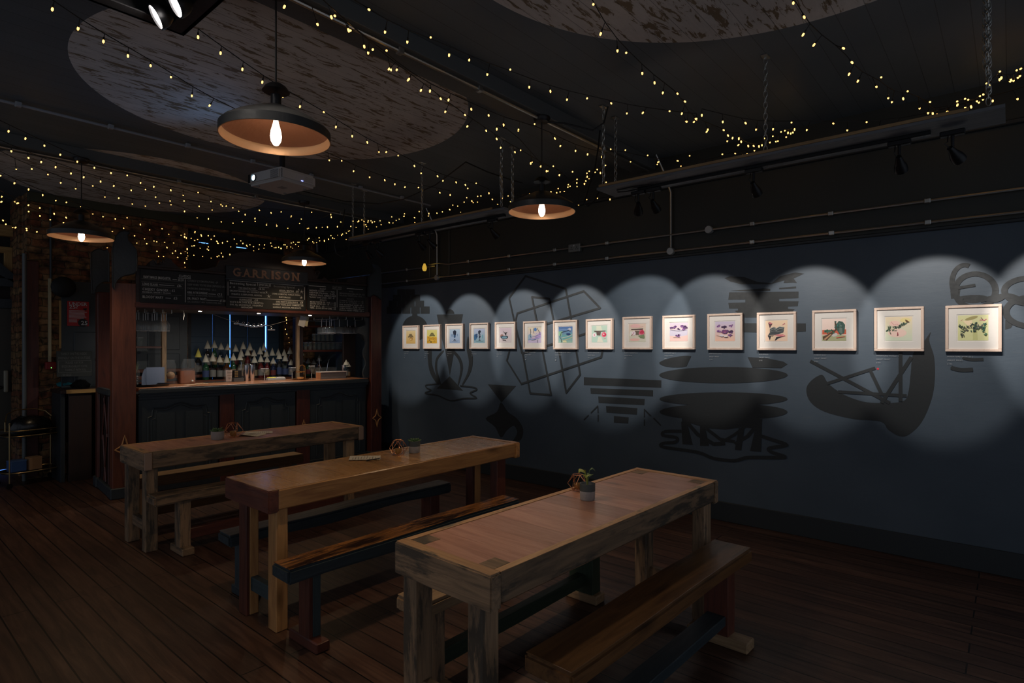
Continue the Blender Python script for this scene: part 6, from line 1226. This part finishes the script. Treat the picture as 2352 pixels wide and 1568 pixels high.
# ================================================================== FAIRY LIGHTS
FB=emit('warm_fairy_bulb',(1,.50,.12,1),4)
HOLD=CABLE
proto_b=None
def bulbmesh():
    b=B(); b.lathe([(0,-.020),(.0035,-.019),(.006,-.013),(.0062,-.007),(.0045,0),(0,0)],8); bmesh.ops.recalc_face_normals(b.bm,faces=b.bm.faces[:]); me=bpy.data.meshes.new('fairy_bulb'); b.bm.to_mesh(me); me.materials.append(FB)
    for p in me.polygons: p.use_smooth=True
    return me
BM_=bulbmesh()
SR=random.Random(42)
def w3(x,y,z):
    p=onZ(x,y,z)
    if p.y>8.35: p=onY(x,y,8.35)
    if p.x>5.06: p=onX(x,y,5.06)
    if p.z>ZC-.04: p.z=ZC-.04
    return p
def string(label,pts,z0=3.18,z1=None,sm=3,extra=0,drop=.035):
    z1=z1 or z0; n=len(pts); W=[w3(x,y,z0+(z1-z0)*i/max(n-1,1)) for i,(x,y) in enumerate(pts)]
    o=W[0].copy(); t=thing('fairy_light_string',label,'string lights',tuple(o),0,'strings of warm fairy lights')
    # cable runs as a smoothed line through the bulb points
    S=[w.copy() for w in W]
    for _ in range(sm): S=[S[0]]+[(S[i-1]+S[i]*2+S[i+1])/4 for i in range(1,n-1)]+[S[-1]]
    cab=[p-o+Vector((0,0,drop)) for p in S]
    q=B(); q.tube(cab,.0026,6)
    items=[]
    for i,p in enumerate(W):
        b=p-o; c=cab[i]; d=(b-c)
        if d.length>.09: d=d.normalized()*.09
        if d.length<.02: d=Vector((0,0,-.03))
        items.append((b,c))
    if extra:
        for i in range(n-1):
            for j in range(extra):
                f=(j+1)/(extra+1); b=(W[i]*(1-f)+W[i+1]*f)-o+Vector((SR.uniform(-.03,.03),SR.uniform(-.03,.03),SR.uniform(-.03,.015))); c=cab[i]*(1-f)+cab[i+1]*f; items.append((b,c))
    for b,c in items:
        d=(b-c).normalized() if (b-c).length>1e-4 else Vector((0,0,-1)); q.tube([c,b],[.0018,.0022],5); q.tube([b-d*.016,b],[.0042,.0046],7)
    q.build('cable',CABLE,t,False)
    for b,c in items:
        d=(b-c).normalized() if (b-c).length>1e-4 else Vector((0,0,-1))
        ob=bpy.data.objects.new('bulb',BM_); C.objects.link(ob); ob.parent=t; ob.location=b; ob.scale=(.85,.85,.85); ob.rotation_mode='QUATERNION'; ob.rotation_quaternion=Vector((0,0,-1)).rotation_difference(d)
    return t
string('fairy light string from the top left edge, passing left of the largest pendant',[(62,-25),(121,18),(180,62),(238,92),(294,125),(346,149),(393,176),(441,217),(483,240),(536,256),(600,290),(660,320),(728,347),(756,366),(785,369),(813,391),(849,405),(883,412),(907,421),(931,428),(962,430),(1009,441),(1034,446)],3.16,3.1)
string('fairy light string running from the black light box behind the largest pendant',[(455,82),(507,119),(557,156),(603,186),(650,218),(690,242),(743,257),(772,289),(809,310),(843,325),(870,347),(888,348),(915,357),(951,379),(968,396),(1004,403),(1018,413),(1047,417),(1068,423),(1075,431),(1094,421),(1123,442)],3.14,3.08)
string('upper of two fairy light strings crossing the right side of the large disc',[(610,-25),(655,12),(728,52),(768,36),(799,65),(806,70),(846,118),(887,116),(896,156),(939,181),(988,206),(1031,227),(1082,248),(1122,263),(1157,285),(1191,298),(1228,285),(1273,316),(1288,333),(1322,344),(1350,352),(1382,358)],3.12,3.15)
string('lower of two fairy light strings crossing the right side of the large disc',[(700,-20),(760,35),(800,66),(836,103),(857,113),(897,157),(912,159),(940,180),(968,205),(1011,225),(1024,254),(1067,263),(1075,288),(1116,299),(1140,317),(1151,337),(1182,347),(1196,345),(1219,373),(1242,380),(1257,391),(1285,400)],3.10,3.12)
string('fairy light string along the front beam to the long track board chains',[(775,-10),(846,21),(885,70),(936,93),(989,86),(1032,123),(1078,136),(1120,168),(1172,160),(1216,197),(1264,207),(1303,226),(1349,225),(1403,236),(1440,258),(1478,257),(1537,255),(1575,277),(1600,271)],3.2,3.2,drop=.03)
string('nearly level fairy light string above the long track board',[(1612,262),(1660,277),(1711,281),(1737,295),(1776,294),(1818,281),(1854,296),(1913,283),(1946,297),(1990,280),(2018,293),(2057,287),(2112,277),(2185,262),(2230,243),(2280,230),(2336,225),(2375,205)],3.1,3.1)
string('fairy light string falling over the top middle disc to the middle chain',[(1342,-18),(1363,10),(1381,74),(1418,113),(1439,121),(1475,165),(1503,187),(1523,210),(1555,214),(1572,232),(1567,258),(1578,277),(1597,272),(1595,279),(1625,295),(1625,300),(1661,298),(1671,309),(1671,322),(1683,315),(1697,315)],3.15,3.12)
string('swag of fairy lights dipping behind the middle chain',[(1697,316),(1702,323),(1698,331),(1718,333),(1730,334),(1733,344),(1743,334),(1750,331),(1756,318),(1768,325),(1775,313),(1782,323),(1787,322),(1794,303),(1805,313),(1803,300),(1810,303),(1816,304),(1821,302),(1825,295)],3.05,3.2,drop=.02)
string('fairy light string falling from the top edge at right toward the long track board',[(1800,-20),(1822,5),(1846,37),(1847,76),(1872,100),(1935,110),(1955,141),(1952,167),(1972,183),(2012,197),(2024,178),(2040,223),(2049,232),(2074,224),(2085,210),(2112,247),(2135,234),(2132,257),(2142,258),(2142,265),(2153,261),(2176,255)],3.18,3.12)
string('swag of fairy lights rising to the bunched chains at the right end',[(2176,259),(2177,254),(2198,233),(2200,238),(2216,227),(2217,245),(2224,229),(2231,245),(2243,231),(2248,233),(2251,220),(2258,216),(2258,227),(2266,192),(2274,193),(2296,165),(2296,180)],3.05,3.25,drop=.02)
string('short run of fairy lights right of the bunched chains',[(2300,176),(2319,185),(2322,181),(2328,183),(2335,162),(2338,176),(2343,172),(2346,157),(2368,150)],3.2,3.25,drop=.02)
string('fairy light string behind the far end of the long track board',[(1382,358),(1403,343),(1436,345),(1449,370),(1487,357),(1509,376),(1514,371),(1555,369),(1564,380),(1584,358),(1600,378),(1622,375),(1637,371),(1659,367),(1660,354),(1688,352),(1704,355),(1716,352)],3.12,3.12,drop=.02)
string('long swag of fairy lights along the wall, left of the middle pendant',[(985,489),(1003,488),(1016,485),(1032,480),(1040,471),(1051,473),(1058,486),(1066,464),(1072,454),(1083,460),(1087,464),(1097,451),(1097,463),(1105,450),(1130,457),(1143,468),(1154,455),(1167,450),(1173,462),(1199,454),(1210,449),(1217,445),(1236,444)],3.12,3.05,drop=.02)
string('swag of fairy lights from the middle pendant up to the chain at its right',[(1234,450),(1257,445),(1265,440),(1265,443),(1278,441),(1282,433),(1287,439),(1296,438),(1305,424),(1305,428),(1310,426),(1325,412),(1325,419),(1326,427),(1341,421),(1345,415),(1343,420),(1348,398),(1349,404),(1353,409),(1354,393),(1371,389),(1368,394),(1390,380),(1379,395)],3.05,3.12,drop=.02)
string('sparse fairy lights behind the middle pendant and its sagging cable',[(1219,373),(1242,380),(1258,391),(1271,382),(1286,401),(1315,395),(1329,470),(1348,457),(1372,454),(1392,419),(1401,456)],3.0,2.95,drop=.02)
string('fairy light string over the far left disc, topmost strand',[(-20,278),(20,299),(59,316),(102,333),(139,353),(178,369),(217,383),(255,395),(292,402),(323,418),(354,427),(392,435),(421,447),(455,442),(484,461),(507,468),(521,472),(549,484),(595,482),(622,487),(646,486),(669,497),(716,487),(760,491)],3.12,3.05)
string('fairy light string over the far left disc, second strand from top',[(-15,325),(26,345),(65,360),(95,370),(128,382),(163,396),(193,405),(231,415),(262,425),(301,435),(334,435),(358,451),(391,460),(423,461),(457,472),(487,481),(511,473),(535,477),(563,491),(586,500),(612,512),(636,515),(669,496),(692,503),(709,523),(740,521),(761,497)],3.08,3.0)
string('fairy light string over the far left disc, third strand from top',[(-10,352),(37,387),(73,387),(110,400),(140,418),(174,432),(213,427),(241,451),(273,454),(304,467),(334,472),(366,466),(393,470),(424,484),(453,499),(479,501),(508,508),(535,511),(557,508),(586,508),(612,515),(636,517),(661,523),(688,513),(706,524),(727,521),(752,520),(775,519)],3.02,2.95)
string('fairy light string along the lower edge of the far left disc',[(-12,395),(2,403),(34,419),(66,433),(98,446),(128,459),(153,464),(186,474),(213,490),(237,496),(265,501),(292,500),(322,514),(344,527),(372,525),(388,537),(416,539),(447,534),(462,540),(478,540),(485,547)],3.0,2.8,drop=.03)
string('fairy light string across the brick wall, upper strand',[(-10,440),(5,450),(33,461),(41,465),(66,470),(92,477),(124,489),(151,498),(171,508),(181,510),(201,522),(232,524),(258,530),(284,524),(309,540),(332,547),(354,552),(378,555),(399,557),(424,538),(447,552),(460,569),(480,573),(508,580),(528,583)],2.9,2.7,drop=.03)
string('fairy light string across the brick wall, lower strand',[(-10,456),(5,462),(42,466),(66,484),(92,494),(116,503),(146,510),(180,510),(199,523),(215,553),(247,540),(291,549),(314,557),(337,558),(360,555),(383,567),(402,575),(414,581),(396,581),(376,588),(365,588),(361,577),(407,590),(428,592),(424,602)],2.85,2.65,drop=.03)
string('fairy light string by the timber above the far left door',[(-12,498),(6,505),(14,513),(29,521),(37,521),(60,524),(63,528),(86,531),(113,531),(150,538),(200,550),(246,568),(280,560)],2.75,2.6,drop=.02)
string('fairy lights clustered above the window behind the bar, left run',[(428,545),(439,546),(448,532),(454,549),(462,539),(478,541),(485,548),(492,542),(497,553),(499,558),(478,566),(447,564),(441,565),(431,580),(432,587),(446,585),(465,588),(476,572),(485,592),(498,588),(503,587),(512,588)],2.78,2.7,drop=.02)
string('fairy lights clustered above the window behind the bar, right run',[(511,556),(522,554),(530,566),(538,549),(544,559),(553,553),(558,558),(566,562),(568,565),(574,562),(582,566),(583,575),(594,571),(596,562),(606,569),(608,562),(623,564),(622,558),(630,568),(634,567),(640,567),(646,569)],2.82,2.8,drop=.02)
string('swag of fairy lights above the rear pendant and the bar',[(645,569),(652,562),(655,562),(659,565),(659,569),(669,558),(668,566),(672,569),(674,556),(679,560),(684,556),(687,556),(686,565),(697,564),(700,560),(706,551),(709,548),(710,547),(718,554),(721,557),(727,556),(733,546),(735,552),(745,551)],2.85,2.85,drop=.02)
string('swag of fairy lights rising from the back right corner toward the second track board',[(745,552),(754,548),(760,541),(764,545),(768,547),(776,540),(784,539),(787,537),(795,535),(795,549),(783,510),(800,530),(803,529),(806,519),(811,508),(818,521),(822,509),(831,505),(836,508),(840,515),(845,510),(846,525),(852,507),(855,509)],2.95,3.0,drop=.02)
string('fairy lights strung along the wall behind the second track board',[(824,506),(837,515),(842,519),(846,507),(860,509),(865,520),(873,507),(876,515),(893,510),(902,511),(900,498),(910,505),(917,502),(929,491),(929,496),(951,499),(953,510),(963,486),(983,495),(985,489)],3.0,3.1,drop=.02)
string('sparse fairy lights on the ceiling between the two track boards',[(1141,294),(1157,286),(1191,298),(1222,371),(1241,381),(1255,391)],3.15,3.1,drop=.02)
string('cold white fairy lights down the brick edge beside the window',[(424,542),(426,577),(429,595),(425,613),(430,570)],2.6,2.5,drop=.01)
string('fairy lights down the brick strip right of the bar window',[(657,728),(658,741),(656,755),(659,766),(663,775),(664,786),(658,733)],2.0,1.9,drop=.01)
# single hanging vintage bulb by the wall
p=onX(975,614,WX-.12); t=thing('vintage_bulb','small glowing amber bulb hanging by the right wall conduit','bulb',tuple(p)); B().lathe([(0,-.05),(.02,-.045),(.03,-.015),(.026,.015),(.014,.04),(.012,.05)],18).build('glass_globe',emit('amber_bulb_glow',(1,.6,.08,1),.55),t,True); B().cyl((0,0,.05),(0,0,.08),.013).build('cap',BLACK,t,True); B().tube([(0,0,.08),(.02,-.02,.5),(.05,-.03,.8)],.003,6).build('flex',CABLE,t,True)
# red stand-by lamp
p=onY(506,602,YB+.07); t=thing('standby_lamp','tiny red indicator lamp glowing above the bar window','lamp',tuple(p)); B().ball((0,0,0),.012).build('lamp_dome',emit('red_led',(1,.05,.08,1),5),t,True); B().box(-.02,.02,.01,.04,-.02,.02,.004).build('lamp_base',BLACK,t)
# flue-like bent black pipe at the back right corner
P=[onY(700,533,YB-.12),onY(722,541,YB-.12),onY(728,552,YB-.12),onY(730,580,YB-.12)]; tag(B().tube([tuple(p) for p in P],.035,12).build('bent_pipe',flat('gloss_black_pipe',(.02,.02,.02,1),.25),smooth=True),'short black bent pipe at the back right corner near the ceiling','pipe')
p=onX(745,568,WX-.03); tag(B().box(-.03,0,-.06,.06,-.06,.06,.006).build('wall_speaker',flat('speaker_black',(.01,.01,.01,1),.6),loc=(WX,p.y,p.z)),'small black box mounted high on the right wall beyond the bar','speaker')
# ================================================================== AMBIENT: added dim bluish fill, entering where left and near walls are unbuilt
w=bpy.data.worlds.new('ambient_fill'); bpy.context.scene.world=w; w.use_nodes=True; w.node_tree.nodes['Background'].inputs[0].default_value=(.72,.80,.95,1); w.node_tree.nodes['Background'].inputs[1].default_value=WORLD
# ================================================================== CAMERA
cam=bpy.data.cameras.new('camera'); co=bpy.data.objects.new('camera',cam); C.objects.link(co); co.location=(0,0,H); co.rotation_euler=(pi/2,0,-TH)
cam.sensor_width=36; cam.lens=F/2352*36; cam.shift_y=(CY-784)/2352; cam.clip_start=.05; bpy.context.scene.camera=co
vs=bpy.context.scene.view_settings; vs.view_transform='Standard'; vs.look='None'; vs.gamma=1; vs.use_curve_mapping=False; vs.exposure=0.0
